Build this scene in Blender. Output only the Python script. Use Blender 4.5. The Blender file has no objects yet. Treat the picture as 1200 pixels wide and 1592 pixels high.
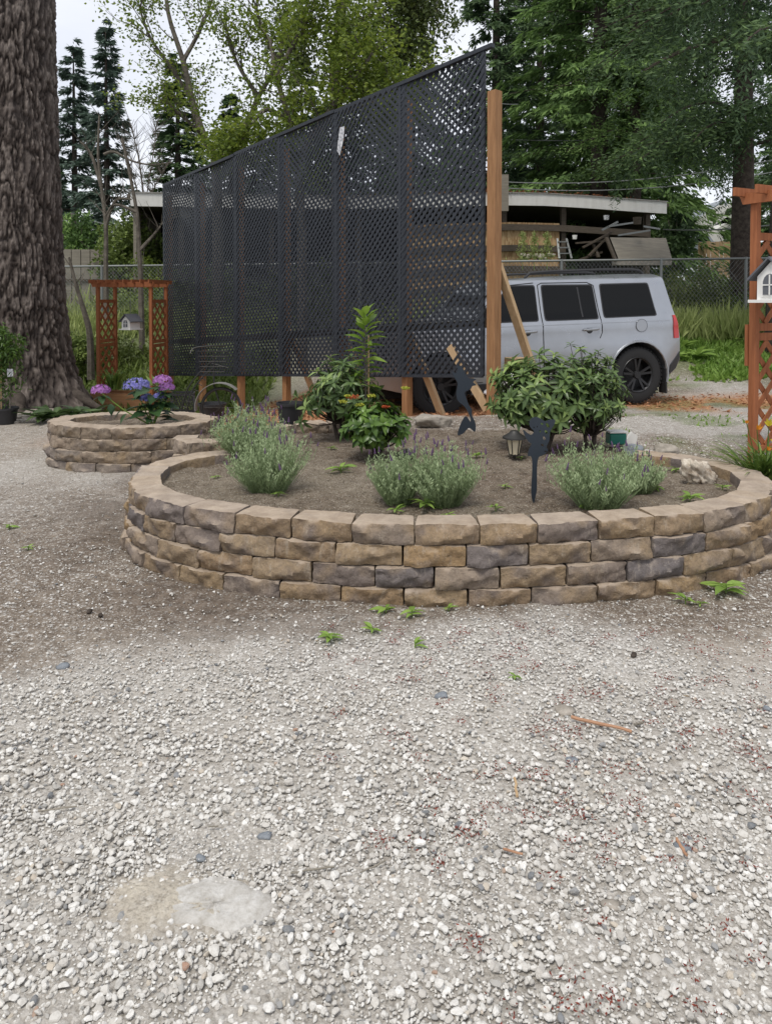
import bpy, bmesh, math, random
import numpy as np
from mathutils import Vector, Matrix
R = math.radians
rng = np.random.default_rng(7)
random.seed(7)
scene = bpy.context.scene
COL = scene.collection

# ------------------------------------------------------------------ camera
H = 1.44; F = 1150.0; PITCH = R(1.5); HOR = 466.0
PY = HOR + F*math.tan(PITCH)
cam_d = bpy.data.cameras.new('camera'); cam = bpy.data.objects.new('camera', cam_d); COL.objects.link(cam)
cam.location = (0, 0, H); cam.rotation_euler = (math.pi/2 - PITCH, 0, 0)
cam_d.sensor_fit = 'VERTICAL'; cam_d.sensor_height = 24; cam_d.lens = 24*F/1592
cam_d.shift_y = -(796-PY)/1592; cam_d.clip_end = 1500; cam_d.clip_start = 0.05
scene.camera = cam
# ------------------------------------------------------------------ world
SUN_EL, SUN_AZ = R(62), R(205)
w = bpy.data.worlds.new('World'); scene.world = w; w.use_nodes = True
nt = w.node_tree; nt.nodes.clear()
out = nt.nodes.new('ShaderNodeOutputWorld')
sky = nt.nodes.new('ShaderNodeTexSky'); sky.sky_type = 'NISHITA'; sky.sun_disc = False
sky.sun_elevation = SUN_EL; sky.sun_rotation = SUN_AZ
b1 = nt.nodes.new('ShaderNodeBackground'); b1.inputs[1].default_value = 0.10
b2 = nt.nodes.new('ShaderNodeBackground'); b2.inputs[1].default_value = 0.76
tc = nt.nodes.new('ShaderNodeTexCoord'); mp = nt.nodes.new('ShaderNodeMapping'); mp.inputs['Scale'].default_value = (1, 1, 2.2)
nz = nt.nodes.new('ShaderNodeTexNoise'); nz.inputs['Scale'].default_value = 2.6; nz.inputs['Detail'].default_value = 5
cr = nt.nodes.new('ShaderNodeValToRGB')
cr.color_ramp.elements[0].position = .36; cr.color_ramp.elements[0].color = (.66, .69, .77, 1)
cr.color_ramp.elements[1].position = .66; cr.color_ramp.elements[1].color = (.86, .875, .92, 1)
mx = nt.nodes.new('ShaderNodeMixShader'); mx.inputs[0].default_value = .93
L = nt.links.new
L(tc.outputs['Generated'], mp.inputs['Vector']); L(mp.outputs[0], nz.inputs['Vector']); L(nz.outputs['Fac'], cr.inputs[0])
L(cr.outputs[0], b2.inputs[0]); L(sky.outputs[0], b1.inputs[0]); L(b1.outputs[0], mx.inputs[1]); L(b2.outputs[0], mx.inputs[2]); L(mx.outputs[0], out.inputs[0])
# ------------------------------------------------------------------ sun (overcast)
sd = bpy.data.lights.new('sun', 'SUN'); sd.energy = 1.5; sd.angle = R(18); sd.color = (1, .95, .87)
so = bpy.data.objects.new('sun', sd); COL.objects.link(so)
sdir = Vector((math.sin(SUN_AZ)*math.cos(SUN_EL), math.cos(SUN_AZ)*math.cos(SUN_EL), math.sin(SUN_EL)))
so.rotation_euler = sdir.to_track_quat('Z', 'Y').to_euler(); so.location = sdir*30
vs = scene.view_settings; vs.view_transform = 'Standard'; vs.look = 'None'; vs.gamma = 1; vs.exposure = 0.72
vs.use_curve_mapping = False
scene.cycles.max_bounces = 6; scene.cycles.transparent_max_bounces = 8

# ------------------------------------------------------------------ numpy noise
def _h(ix, iy, iz, s):
    n = (ix*374761393 + iy*668265263 + iz*2147483647*3 + s*1274126177) & 0xffffffff
    n = ((n ^ (n >> 13))*1274126177) & 0xffffffff
    n = (n ^ (n >> 16)) & 0xffffffff
    n = (((n & 0x3fffffff)*2246822519) & 0xffffffff); n = (n ^ (n >> 15))
    return (n & 0xffff)/65535.0
def vnoise(x, y, z=0.0, s=0):
    x = np.asarray(x, float); y = np.asarray(y, float) + 0*x; z = np.asarray(z, float) + 0*x
    ix = np.floor(x).astype(np.int64); iy = np.floor(y).astype(np.int64); iz = np.floor(z).astype(np.int64)
    fx = x-ix; fy = y-iy; fz = z-iz
    fx = fx*fx*(3-2*fx); fy = fy*fy*(3-2*fy); fz = fz*fz*(3-2*fz)
    r = 0
    for dx in (0, 1):
        for dy in (0, 1):
            for dz in (0, 1):
                r = r + _h(ix+dx, iy+dy, iz+dz, s)*(fx if dx else 1-fx)*(fy if dy else 1-fy)*(fz if dz else 1-fz)
    return r
def fbm(x, y, z=0.0, s=0, o=4):
    r = 0; a = .5
    for k in range(o):
        r = r + a*vnoise(np.asarray(x)*2**k, np.asarray(y)*2**k, np.asarray(z)*2**k, s+k*17); a *= .5
    return r/(1-.5**o)
def ss(v): v = np.clip(v, 0, 1); return v*v*(3-2*v)

# ------------------------------------------------------------------ terrain heights, picture-to-place helpers
def ground_z(x, y):
    x = np.asarray(x, float); y = np.asarray(y, float)
    z = .30*ss((y-5.3)/.8)*(1-ss((y-7.1)/.9))*ss((x+.7)/1.0)*(1-ss((x-3.4)/2.5))
    z = z + .02*ss((y-6.6)/1.2)*ss((x+.8)/1.4)
    z = z + .22*np.exp(-(((x+4.6)/1.3)**2+((y-9.9)/1.0)**2))
    z = z + .60*ss((y-11)/4)*ss((x+1)/3)
    z = z - .40*ss((y-7.6)/4)*ss((-x-.6)/2.0)
    z = z + 1.25*ss((y-13)/4.5)*ss((-x)/3)
    z = z + .5*ss((y-17)/10)
    z = z + (fbm(x*.9, y*.9, 0, 3, 3)-.5)*.05*ss((y-1)/6+.3)
    return z
def ray(px, py):
    u = (px-600)/F; v = (py-PY)/F
    d = Vector((u, math.cos(PITCH)-v*math.sin(PITCH), -math.sin(PITCH)-v*math.cos(PITCH)))
    return d/d.y
def P(px, py, Y): d = ray(px, py); return Vector((d.x*Y, Y, H+d.z*Y))
def Gz(px, py, z):
    d = ray(px, py); t = (z-H)/d.z; return Vector((d.x*t, t, z))
def G(px, py):
    d = ray(px, py); Y = 1.0
    while Y < 60:
        if H+d.z*Y <= float(ground_z(d.x*Y, Y)): break
        Y += .02
    return Vector((d.x*Y, Y, float(ground_z(d.x*Y, Y))))
def on_ground(x, y): return Vector((x, y, float(ground_z(x, y))))

# ------------------------------------------------------------------ materials
def mat(name, base, rough=.7, metal=0, spec=.5, build=None, coat=0):
    m = bpy.data.materials.new(name); m.use_nodes = True
    t = m.node_tree; b = t.nodes['Principled BSDF']
    b.inputs['Base Color'].default_value = (*base, 1); b.inputs['Roughness'].default_value = rough
    b.inputs['Metallic'].default_value = metal; b.inputs['Specular IOR Level'].default_value = spec
    b.inputs['Coat Weight'].default_value = coat
    if build: build(t, b)
    return m
class N:
    def __init__(s, t): s.t = t
    def n(s, k, **kw):
        o = s.t.nodes.new(k)
        for a, v in kw.items(): setattr(o, a, v)
        return o
    def l(s, a, b): s.t.links.new(a, b)
    def coords(s, scale=(1, 1, 1), kind='Object'):
        c = s.n('ShaderNodeTexCoord'); m = s.n('ShaderNodeMapping'); m.inputs['Scale'].default_value = scale
        s.l(c.outputs[kind], m.inputs[0]); return m.outputs[0]
    def noise(s, vec, scale, detail=4, rough=.55):
        o = s.n('ShaderNodeTexNoise'); o.inputs['Scale'].default_value = scale; o.inputs['Detail'].default_value = detail
        o.inputs['Roughness'].default_value = rough
        s.l(vec, o.inputs['Vector']); return o.outputs['Fac']
    def ramp(s, fac, stops, interp='LINEAR'):
        o = s.n('ShaderNodeValToRGB'); e = o.color_ramp.elements; o.color_ramp.interpolation = interp
        while len(e) < len(stops): e.new(.5)
        for i, (p, c) in enumerate(stops):
            e[i].position = p; e[i].color = (*c, 1) if len(c) == 3 else c
        s.l(fac, o.inputs[0]); return o.outputs[0]
    def mix(s, fac, a, b, mode='MIX'):
        o = s.n('ShaderNodeMix', data_type='RGBA', blend_type=mode)
        for sock, v in ((o.inputs[0], fac), (o.inputs[6], a), (o.inputs[7], b)):
            if isinstance(v, (int, float)): sock.default_value = v
            elif isinstance(v, tuple): sock.default_value = (*v, 1)
            else: s.l(v, sock)
        return o.outputs[2]
    def bump(s, hgt, strength, dist, b):
        o = s.n('ShaderNodeBump'); o.inputs['Strength'].default_value = strength; o.inputs['Distance'].default_value = dist
        s.l(hgt, o.inputs['Height']); s.l(o.outputs[0], b.inputs['Normal']); return o
    def attr(s, name):
        o = s.n('ShaderNodeAttribute'); o.attribute_name = name; return o
    def rand(s): return s.n('ShaderNodeObjectInfo').outputs['Random']
    def math(s, op, a, b=0.0):
        o = s.n('ShaderNodeMath', operation=op)
        for sock, v in ((o.inputs[0], a), (o.inputs[1], b)):
            if isinstance(v, (int, float)): sock.default_value = v
            else: s.l(v, sock)
        return o.outputs[0]

def leafmat(name, a, b, rough=.5, tr=.25, mid=None):
    def bd(t, bs):
        q = N(t); at = q.attr('tint')
        stops = [(0, a), (1, b)] if mid is None else [(0, a), (.5, mid), (1, b)]
        c = q.ramp(at.outputs['Fac'], stops)
        nn = q.noise(q.coords(), 9, 3)
        c2 = q.mix(q.math('MULTIPLY', nn, .5), c, tuple(x*.55 for x in a), 'MIX')
        q.l(c2, bs.inputs['Base Color'])
        if tr:
            ts = q.n('ShaderNodeBsdfTranslucent'); q.l(c2, ts.inputs[0])
            ms = q.n('ShaderNodeMixShader'); ms.inputs[0].default_value = tr
            q.l(bs.outputs[0], ms.inputs[1]); q.l(ts.outputs[0], ms.inputs[2])
            q.l(ms.outputs[0], t.nodes['Material Output'].inputs[0])
    return mat(name, a, rough, 0, .35, bd)

def woodmat(name, dark, light, axis=2, rough=.75, scale=9, rnd=True):
    def bd(t, b):
        q = N(t); sc = [scale*3]*3; sc[axis] = scale*.28
        v = q.coords(tuple(sc)); n1 = q.noise(v, 1.3, 6, .65); n2 = q.noise(q.coords(), 3, 3)
        c = q.ramp(n1, [(.3, dark), (.68, light)])
        c = q.mix(q.math('MULTIPLY', n2, .45), c, tuple(x*.7 for x in dark))
        if rnd:
            c = q.mix(q.math('MULTIPLY', q.rand(), .35), c, tuple(x*.75 for x in light))
        q.l(c, b.inputs['Base Color']); q.bump(n1, .35, .004, b)
    return mat(name, light, rough, 0, .3, bd)

M = {}
M['cedar'] = woodmat('cedar_post', (.19, .092, .038), (.40, .215, .10))
M['pale_wood'] = woodmat('pale_lumber', (.38, .25, .13), (.58, .42, .25))
M['red_wood'] = woodmat('stained_arbor_wood', (.23, .075, .030), (.44, .165, .070))
M['old_wood'] = woodmat('old_dark_wood', (.045, .035, .025), (.13, .105, .08), axis=0)
M['grey_wood'] = woodmat('weathered_board', (.14, .125, .10), (.30, .27, .22), axis=0, scale=4)
def paint_bd(t, b):
    q = N(t); v = q.coords((3.0, 3.0, .55)); n1 = q.noise(v, 2.2, 6, .7)
    c = q.ramp(n1, [(.26, (.12, .11, .10)), (.36, (.56, .55, .52)), (1, (.72, .715, .69))])
    q.l(c, b.inputs['Base Color'])
M['dirty_white'] = mat('stained_white_paint', (.6, .6, .58), .7, build=paint_bd)
M['white'] = mat('white_paint', (.74, .73, .70), .6)
M['black_plastic'] = mat('black_plastic', (.018, .018, .02), .5)
def lat_bd(t, b):
    q = N(t); n1 = q.noise(q.coords((1, 1, 1), 'Object'), 14, 4); r = q.rand()
    c = q.ramp(n1, [(.3, (.010, .013, .018)), (.75, (.026, .031, .041))])
    c = q.mix(q.math('MULTIPLY', r, .5), c, (.030, .035, .044)); q.l(c, b.inputs['Base Color'])
    rr = q.ramp(n1, [(.2, (.42,)*3), (.8, (.62,)*3)]); q.l(rr, b.inputs['Roughness'])
M['lattice'] = mat('charcoal_plastic_lattice', (.03, .035, .045), .5, 0, .4, build=lat_bd)
M['iron'] = mat('black_iron', (.035, .034, .032), .5, .4)
M['rust'] = mat('grey_old_steel', (.26, .25, .23), .6, .3)
M['galv'] = mat('galvanised_steel', (.20, .21, .205), .5, .5)
M['slate_metal'] = mat('blue_black_sheet_metal', (.026, .035, .048), .45, .3)
M['shingle'] = mat('grey_shingle', (.11, .115, .13), .85)
M['cream_pane'] = mat('cream_frosted_pane', (.62, .55, .40), .5)
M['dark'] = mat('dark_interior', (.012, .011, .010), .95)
def paper_bd(t, b):
    q = N(t); n1 = q.noise(q.coords(), 30, 2); q.l(q.ramp(n1, [(.45, (.30, .31, .33)), (.6, (.62, .63, .65))]), b.inputs['Base Color'])
M['paper'] = mat('faded_label', (.5, .5, .5), .6, build=paper_bd)
def osb_bd(t, b):
    q = N(t); vo = q.n('ShaderNodeTexVoronoi'); vo.inputs['Scale'].default_value = 1; q.l(q.coords((26, 26, 7)), vo.inputs['Vector'])
    sp = q.n('ShaderNodeSeparateColor'); q.l(vo.outputs['Color'], sp.inputs[0])
    q.l(q.ramp(sp.outputs[0], [(0, (.24, .14, .06)), (.5, (.36, .23, .11)), (1, (.48, .34, .18))]), b.inputs['Base Color'])
M['osb'] = mat('strand_board', (.35, .22, .1), .8, build=osb_bd)

def stone_bd(pal):
    def bd(t, b):
        q = N(t); oi = q.n('ShaderNodeObjectInfo')
        vm = q.n('ShaderNodeVectorMath', operation='ADD'); q.l(q.coords(), vm.inputs[0])
        cx = q.n('ShaderNodeCombineXYZ'); q.l(q.math('MULTIPLY', oi.outputs['Random'], 37), cx.inputs[0]); q.l(q.math('MULTIPLY', oi.outputs['Random'], 91), cx.inputs[2])
        q.l(cx.outputs[0], vm.inputs[1]); v = vm.outputs[0]
        basec = q.ramp(oi.outputs['Random'], pal)
        wide = q.noise(v, 6, 3, .5)
        c = q.mix(q.ramp(wide, [(.50, (0,)*3), (.66, (.75,)*3)]), basec, (.155, .130, .120))
        c = q.mix(q.ramp(q.noise(v, 4.2, 2), [(.52, (0,)*3), (.68, (.6,)*3)]), c, (.33, .235, .13))
        grain = q.noise(v, 55, 6, .7)
        c = q.mix(q.ramp(grain, [(.35, (.38,)*3), (.55, (0,)*3)]), c, (.07, .055, .045))
        c = q.mix(q.ramp(q.noise(v, 130, 3, .7), [(.60, (0,)*3), (.72, (.5,)*3)]), c, (.46, .41, .35))
        mpn = q.n('ShaderNodeMapping'); mpn.inputs['Scale'].default_value = (9, 9, 2.0); mpn.inputs['Rotation'].default_value = (0, .7, 0); q.l(v, mpn.inputs[0])
        chalk = q.noise(mpn.outputs[0], 2.6, 7, .75)
        c = q.mix(q.ramp(chalk, [(.56, (0,)*3), (.70, (.55,)*3)]), c, (.44, .38, .31))
        # up-facing side paler: a little dust, mostly top light painted into the colour
        geo = q.n('ShaderNodeNewGeometry'); sx = q.n('ShaderNodeSeparateXYZ'); q.l(geo.outputs['Normal'], sx.inputs[0])
        up = q.ramp(sx.outputs[2], [(.55, (0,)*3), (.92, (.72,)*3)])
        c = q.mix(up, c, q.ramp(q.noise(v, 9, 6, .7), [(.35, (.33, .265, .205)), (.65, (.52, .43, .34))]))
        q.l(c, b.inputs['Base Color'])
        h = q.math('ADD', q.math('MULTIPLY', grain, .5), q.noise(v, 20, 8, .65)); q.bump(h, 1.0, .014, b)
    return bd
M['block'] = mat('split_wall_block', (.25, .18, .1), .92, 0, .2, stone_bd([(0, (.25, .180, .115)), (.25, (.285, .215, .14)), (.45, (.30, .20, .105)), (.65, (.245, .195, .15)), (.82, (.19, .155, .135)), (1, (.155, .138, .135))]))
M['block2'] = mat('small_bed_block', (.2, .16, .12), .92, 0, .2, stone_bd([(0, (.22, .175, .13)), (.5, (.27, .21, .155)), (1, (.20, .17, .145))]))
def rock_bd(c1, c2, sc=14):
    def bd(t, b):
        q = N(t); n1 = q.noise(q.coords(), sc, 12, .72); q.l(q.ramp(n1, [(.32, c1), (.66, c2)]), b.inputs['Base Color']); q.bump(n1, .7, .012, b)
    return bd
M['rock'] = mat('grey_rock', (.3,)*3, .9, 0, .2, rock_bd((.19, .17, .14), (.42, .38, .33)))
M['pale_rock'] = mat('pale_slab', (.5,)*3, .9, 0, .2, rock_bd((.33, .305, .265), (.58, .565, .535), 34))
M['drift'] = mat('pale_driftwood', (.5,)*3, .9, 0, .2, rock_bd((.16, .10, .055), (.72, .66, .56), 14))
def bark_bd(t, b):
    q = N(t); at = q.attr('tint').outputs['Fac']
    v = q.coords((1, 1, .28)); n1 = q.noise(v, 16, 8, .7); n2 = q.noise(q.coords(), 3, 3)
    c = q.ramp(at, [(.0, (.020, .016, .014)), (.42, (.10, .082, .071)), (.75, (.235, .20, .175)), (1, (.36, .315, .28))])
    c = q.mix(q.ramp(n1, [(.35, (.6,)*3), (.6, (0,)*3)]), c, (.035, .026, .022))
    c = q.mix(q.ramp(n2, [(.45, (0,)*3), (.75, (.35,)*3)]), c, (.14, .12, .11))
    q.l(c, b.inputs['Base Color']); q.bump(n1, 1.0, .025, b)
M['bark'] = mat('furrowed_bark', (.1, .08, .07), .95, 0, .15, bark_bd)
M['dark_bark'] = mat('dark_bark', (.05, .042, .036), .95, 0, .15, rock_bd((.025, .02, .017), (.095, .078, .065), 10))
M['grey_bark'] = mat('grey_bark', (.12, .11, .09), .95, 0, .15, rock_bd((.06, .052, .042), (.17, .15, .125), 10))

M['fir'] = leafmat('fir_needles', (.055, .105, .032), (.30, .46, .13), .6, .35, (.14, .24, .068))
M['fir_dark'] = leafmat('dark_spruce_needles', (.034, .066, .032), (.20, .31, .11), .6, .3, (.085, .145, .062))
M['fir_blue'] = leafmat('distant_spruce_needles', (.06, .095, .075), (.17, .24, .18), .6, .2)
M['maple'] = leafmat('yellow_green_leaves', (.085, .13, .020), (.32, .39, .055), .5, .45, (.18, .25, .036))
M['maple2'] = leafmat('olive_leaves', (.045, .07, .018), (.17, .21, .05), .5, .35)
M['shrubg'] = leafmat('wild_shrub_leaves', (.07, .11, .028), (.26, .34, .08), .6, .3)
M['grass'] = leafmat('tall_grass', (.20, .26, .07), (.50, .56, .22), .6, .3)
M['weed'] = leafmat('weed_leaves', (.15, .27, .045), (.36, .52, .12), .5, .35)
M['rhodo'] = leafmat('rhododendron_leaf', (.055, .095, .034), (.36, .48, .15), .32, .3, (.15, .23, .078))
M['skim'] = leafmat('glossy_dark_leaf', (.025, .06, .014), (.15, .26, .04), .32, .2)
M['lime'] = leafmat('lime_young_leaf', (.12, .22, .03), (.30, .44, .07), .38, .4)
M['hyd'] = leafmat('hydrangea_leaf', (.022, .055, .022), (.055, .115, .035), .4, .2)
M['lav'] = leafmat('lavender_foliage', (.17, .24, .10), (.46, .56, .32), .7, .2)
M['lavf'] = leafmat('lavender_flower', (.05, .022, .07), (.27, .16, .31), .7, .2)
M['hblue'] = leafmat('blue_hydrangea_petal', (.15, .16, .52), (.45, .42, .80), .6, .3)
M['hpink'] = leafmat('mauve_hydrangea_petal', (.36, .12, .45), (.66, .36, .70), .6, .3)
M['yellowf'] = leafmat('yellow_flower', (.62, .50, .03), (.80, .70, .10), .6, .3)
M['orangef'] = leafmat('orange_flower', (.62, .22, .02), (.80, .40, .05), .6, .3)
M['redf'] = leafmat('red_orange_cluster', (.42, .06, .02), (.60, .16, .05), .6, .2)
M['lyel'] = leafmat('lime_yellow_cluster', (.35, .38, .04), (.55, .55, .08), .6, .2)

# ------------------------------------------------------------------ mesh / object helpers
def link(o, parent=None):
    COL.objects.link(o)
    if parent: o.parent = parent
    return o
def tag(o, label=None, cat=None, group=None, kind=None):
    if label: o['label'] = label
    if cat: o['category'] = cat
    if group: o['group'] = group
    if kind: o['kind'] = kind
    return o
def empty(name, loc, rz=0.0, label=None, cat=None, group=None):
    o = bpy.data.objects.new(name, None); o.empty_display_size = .1
    o.location = loc; o.rotation_euler = (0, 0, rz); COL.objects.link(o)
    return tag(o, label, cat, group)
def fast(name, V, Fc, tint=None, smooth=False):
    V = np.asarray(V, np.float32).reshape(-1, 3); Fc = np.asarray(Fc, np.int32); k = Fc.shape[1]
    me = bpy.data.meshes.new(name); me.vertices.add(len(V)); me.vertices.foreach_set('co', V.ravel())
    me.loops.add(Fc.size); me.loops.foreach_set('vertex_index', Fc.ravel())
    me.polygons.add(len(Fc)); me.polygons.foreach_set('loop_start', np.arange(0, Fc.size, k, dtype=np.int32))
    me.polygons.foreach_set('loop_total', np.full(len(Fc), k, np.int32))
    me.polygons.foreach_set('use_smooth', np.full(len(Fc), smooth))
    if tint is not None:
        a = me.attributes.new('tint', 'FLOAT', 'POINT'); a.data.foreach_set('value', np.asarray(tint, np.float32))
    me.update(calc_edges=True); return me
def ob(name, me, m, parent=None, loc=None, rot=None, scale=None):
    if m is not None and not me.materials: me.materials.append(m)
    o = bpy.data.objects.new(name, me); link(o, parent)
    if loc is not None: o.location = loc
    if rot is not None: o.rotation_euler = rot
    if scale is not None: o.scale = scale
    return o
def inst(name, me, parent, loc, rot=(0, 0, 0), scale=(1, 1, 1)):
    o = bpy.data.objects.new(name, me); link(o, parent); o.location = loc; o.rotation_euler = rot; o.scale = scale; return o

class MB:
    def __init__(s): s.v = []; s.f = []; s.t = []
    def add(s, V, Fs, tint=.5):
        n = len(s.v); s.v += [tuple(p) for p in V]; s.f += [tuple(i+n for i in f) for f in Fs]; s.t += [tint]*len(V); return s
    def box(s, a, b, mtx=None):
        x0, y0, z0 = a; x1, y1, z1 = b
        V = [(x0, y0, z0), (x1, y0, z0), (x1, y1, z0), (x0, y1, z0), (x0, y0, z1), (x1, y0, z1), (x1, y1, z1), (x0, y1, z1)]
        if mtx: V = [mtx @ Vector(p) for p in V]
        return s.add(V, [(0, 3, 2, 1), (4, 5, 6, 7), (0, 1, 5, 4), (1, 2, 6, 5), (2, 3, 7, 6), (3, 0, 4, 7)])
    def beam(s, p, q, wd, th, up=Vector((0, 0, 1))):
        p = Vector(p); q = Vector(q); d = (q-p).normalized()
        if abs(d.dot(up)) > .97: up = Vector((0, 1, 0))
        a = d.cross(up).normalized(); b = a.cross(d).normalized()
        V = [c + a*i*wd/2 + b*j*th/2 for c in (p, q) for i, j in ((-1, -1), (1, -1), (1, 1), (-1, 1))]
        return s.add(V, [(0, 3, 2, 1), (4, 5, 6, 7), (0, 1, 5, 4), (1, 2, 6, 5), (2, 3, 7, 6), (3, 0, 4, 7)])
    def tube(s, pts, rad, n=6, cap=True):
        pts = [Vector(p) for p in pts]
        if isinstance(rad, (int, float)): rad = [rad]*len(pts)
        V = []; Fs = []; ref = None
        for i, p in enumerate(pts):
            d = (pts[min(i+1, len(pts)-1)]-pts[max(i-1, 0)])
            d = d.normalized() if d.length > 1e-9 else Vector((0, 0, 1))
            if ref is None: ref = Vector((1, 0, 0)) if abs(d.x) < .9 else Vector((0, 1, 0))
            a = (ref-d*ref.dot(d)).normalized(); b = d.cross(a); ref = a
            for k in range(n):
                t = 2*math.pi*k/n; V.append(p+(a*math.cos(t)+b*math.sin(t))*rad[i])
        for i in range(len(pts)-1):
            for k in range(n):
                Fs.append((i*n+k, i*n+(k+1) % n, (i+1)*n+(k+1) % n, (i+1)*n+k))
        if cap: Fs.append(tuple(range(n-1, -1, -1))); Fs.append(tuple((len(pts)-1)*n+k for k in range(n)))
        return s.add(V, Fs)
    def lathe(s, prof, n=20, c=(0, 0, 0), axis='z', cap=True):
        V = []; Fs = []
        for r, z in prof:
            for k in range(n):
                t = 2*math.pi*k/n; p = (r*math.cos(t), r*math.sin(t), z)
                if axis == 'y': p = (p[0], p[2], p[1])
                V.append((p[0]+c[0], p[1]+c[1], p[2]+c[2]))
        m = len(prof)
        for i in range(m-1):
            for k in range(n): Fs.append((i*n+k, i*n+(k+1) % n, (i+1)*n+(k+1) % n, (i+1)*n+k))
        if cap: Fs.append(tuple(range(n-1, -1, -1))); Fs.append(tuple((m-1)*n+k for k in range(n)))
        return s.add(V, Fs)
    def prism(s, poly, y0, y1):   # polygon in x,z extruded along y
        n = len(poly); V = [(x, y0, z) for x, z in poly]+[(x, y1, z) for x, z in poly]
        Fs = [tuple(range(n)), tuple(range(2*n-1, n-1, -1))]+[(i, i+n, (i+1) % n+n, (i+1) % n) for i in range(n)]
        return s.add(V, Fs)
    def mesh(s, name, smooth=False, bevel=0):
        me = bpy.data.meshes.new(name); me.from_pydata(s.v, [], s.f)
        a = me.attributes.new('tint', 'FLOAT', 'POINT'); a.data.foreach_set('value', s.t)
        bm = bmesh.new(); bm.from_mesh(me); bmesh.ops.recalc_face_normals(bm, faces=bm.faces)
        if bevel: bmesh.ops.bevel(bm, geom=bm.edges[:], offset=bevel, segments=1, affect='EDGES', clamp_overlap=True)
        bm.to_mesh(me); bm.free()
        if smooth:
            me.polygons.foreach_set('use_smooth', [True]*len(me.polygons))
            me.set_sharp_from_angle(angle=R(40))
        return me
    def build(s, name, m, parent=None, smooth=False, bevel=0, **kw): return ob(name, s.mesh(name, smooth, bevel), m, parent, **kw)

def unit(a): return a/np.maximum(np.linalg.norm(a, axis=-1, keepdims=True), 1e-9)
def blades(pos, d, side, Ln, Wd, tint, bend=None):
    """rhombic leaves: one bent quad each -> V,F,tint"""
    pos = np.asarray(pos); n = len(pos); d = unit(np.asarray(d)); side = np.asarray(side)
    side = unit(side-d*(side*d).sum(1, keepdims=True)); nn = np.cross(d, side)
    Ln = np.broadcast_to(Ln, n)[:, None]; Wd = np.broadcast_to(Wd, n)[:, None]
    V = np.stack([pos, pos+d*Ln*.45+side*Wd*.5+nn*Wd*.12, pos+d*Ln-nn*Wd*.15, pos+d*Ln*.45-side*Wd*.5+nn*Wd*.12], 1).reshape(-1, 3)
    return V, np.arange(4*n).reshape(n, 4), np.repeat(np.broadcast_to(tint, n), 4)
def rdir(n, rg=rng): return unit(rg.normal(size=(n, 3)))
def leaf_mesh(name, L=1.0, W=.3, curl=.25, fold=.12, seg=4, shape='ell', tint=.5, tvar=.0):
    V = []; Fs = []; T = []
    for i in range(seg+1):
        t = i/seg
        wd = W*.5*(math.sin(math.pi*min(max(t, .02), .985)**(.8 if shape == 'ell' else .55)))
        z = -curl*L*t*t
        V += [(-wd, L*t, z+fold*wd*2), (0, L*t, z), (wd, L*t, z+fold*wd*2)]; T += [tint, tint+tvar, tint]
    for i in range(seg):
        a = i*3; Fs += [(a, a+1, a+4, a+3), (a+1, a+2, a+5, a+4)]
    me = fast(name, V, Fs, T, True); return me
def orient(d, up=Vector((0, 0, 1)), roll=0):
    """euler so local +Y points along d, local Z as up as possible"""
    d = Vector(d).normalized()
    if abs(d.dot(up)) > .98: up = Vector((1, 0, 0))
    x = d.cross(up).normalized(); z = x.cross(d)
    m = Matrix((x, d, z)).transposed()
    return (m @ Matrix.Rotation(roll, 3, 'Y')).to_euler()
def joined(name, items, m, parent, kind='stuff'):
    """items: (mesh, loc, euler, scale) joined to ONE mesh"""
    Vs = []; Fs = []; Ts = []; n = 0
    for me, loc, eu, sc in items:
        v = np.empty(len(me.vertices)*3, np.float32); me.vertices.foreach_get('co', v); v = v.reshape(-1, 3)
        rm = np.array(eu.to_matrix()) if hasattr(eu, 'to_matrix') else np.array(Matrix.Identity(3))
        v = (v*np.array(sc)) @ rm.T + np.array(loc); Vs.append(v)
        f = np.empty(len(me.loops), np.int32); me.loops.foreach_get('vertex_index', f); Fs.append(f.reshape(-1, 4)+n); n += len(v)
        t = np.empty(len(v), np.float32); me.attributes['tint'].data.foreach_get('value', t); Ts.append(t)
    if not Vs: return None
    me = fast(name, np.concatenate(Vs), np.concatenate(Fs), np.concatenate(Ts), True)
    o = ob(name, me, m, parent); o['kind'] = kind; return o
def leaf_objects(items, m, parent, cap, origin):
    """the largest-looking leaves become parts, the rest one stuff part"""
    items = sorted(items, key=lambda it: it[1][1])
    for me, loc, eu, sc in items[:cap]:
        if not me.materials: me.materials.append(m)
        inst('leaf', me, parent, loc, eu, sc)
    joined('leaves', items[cap:], m, parent)

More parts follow.
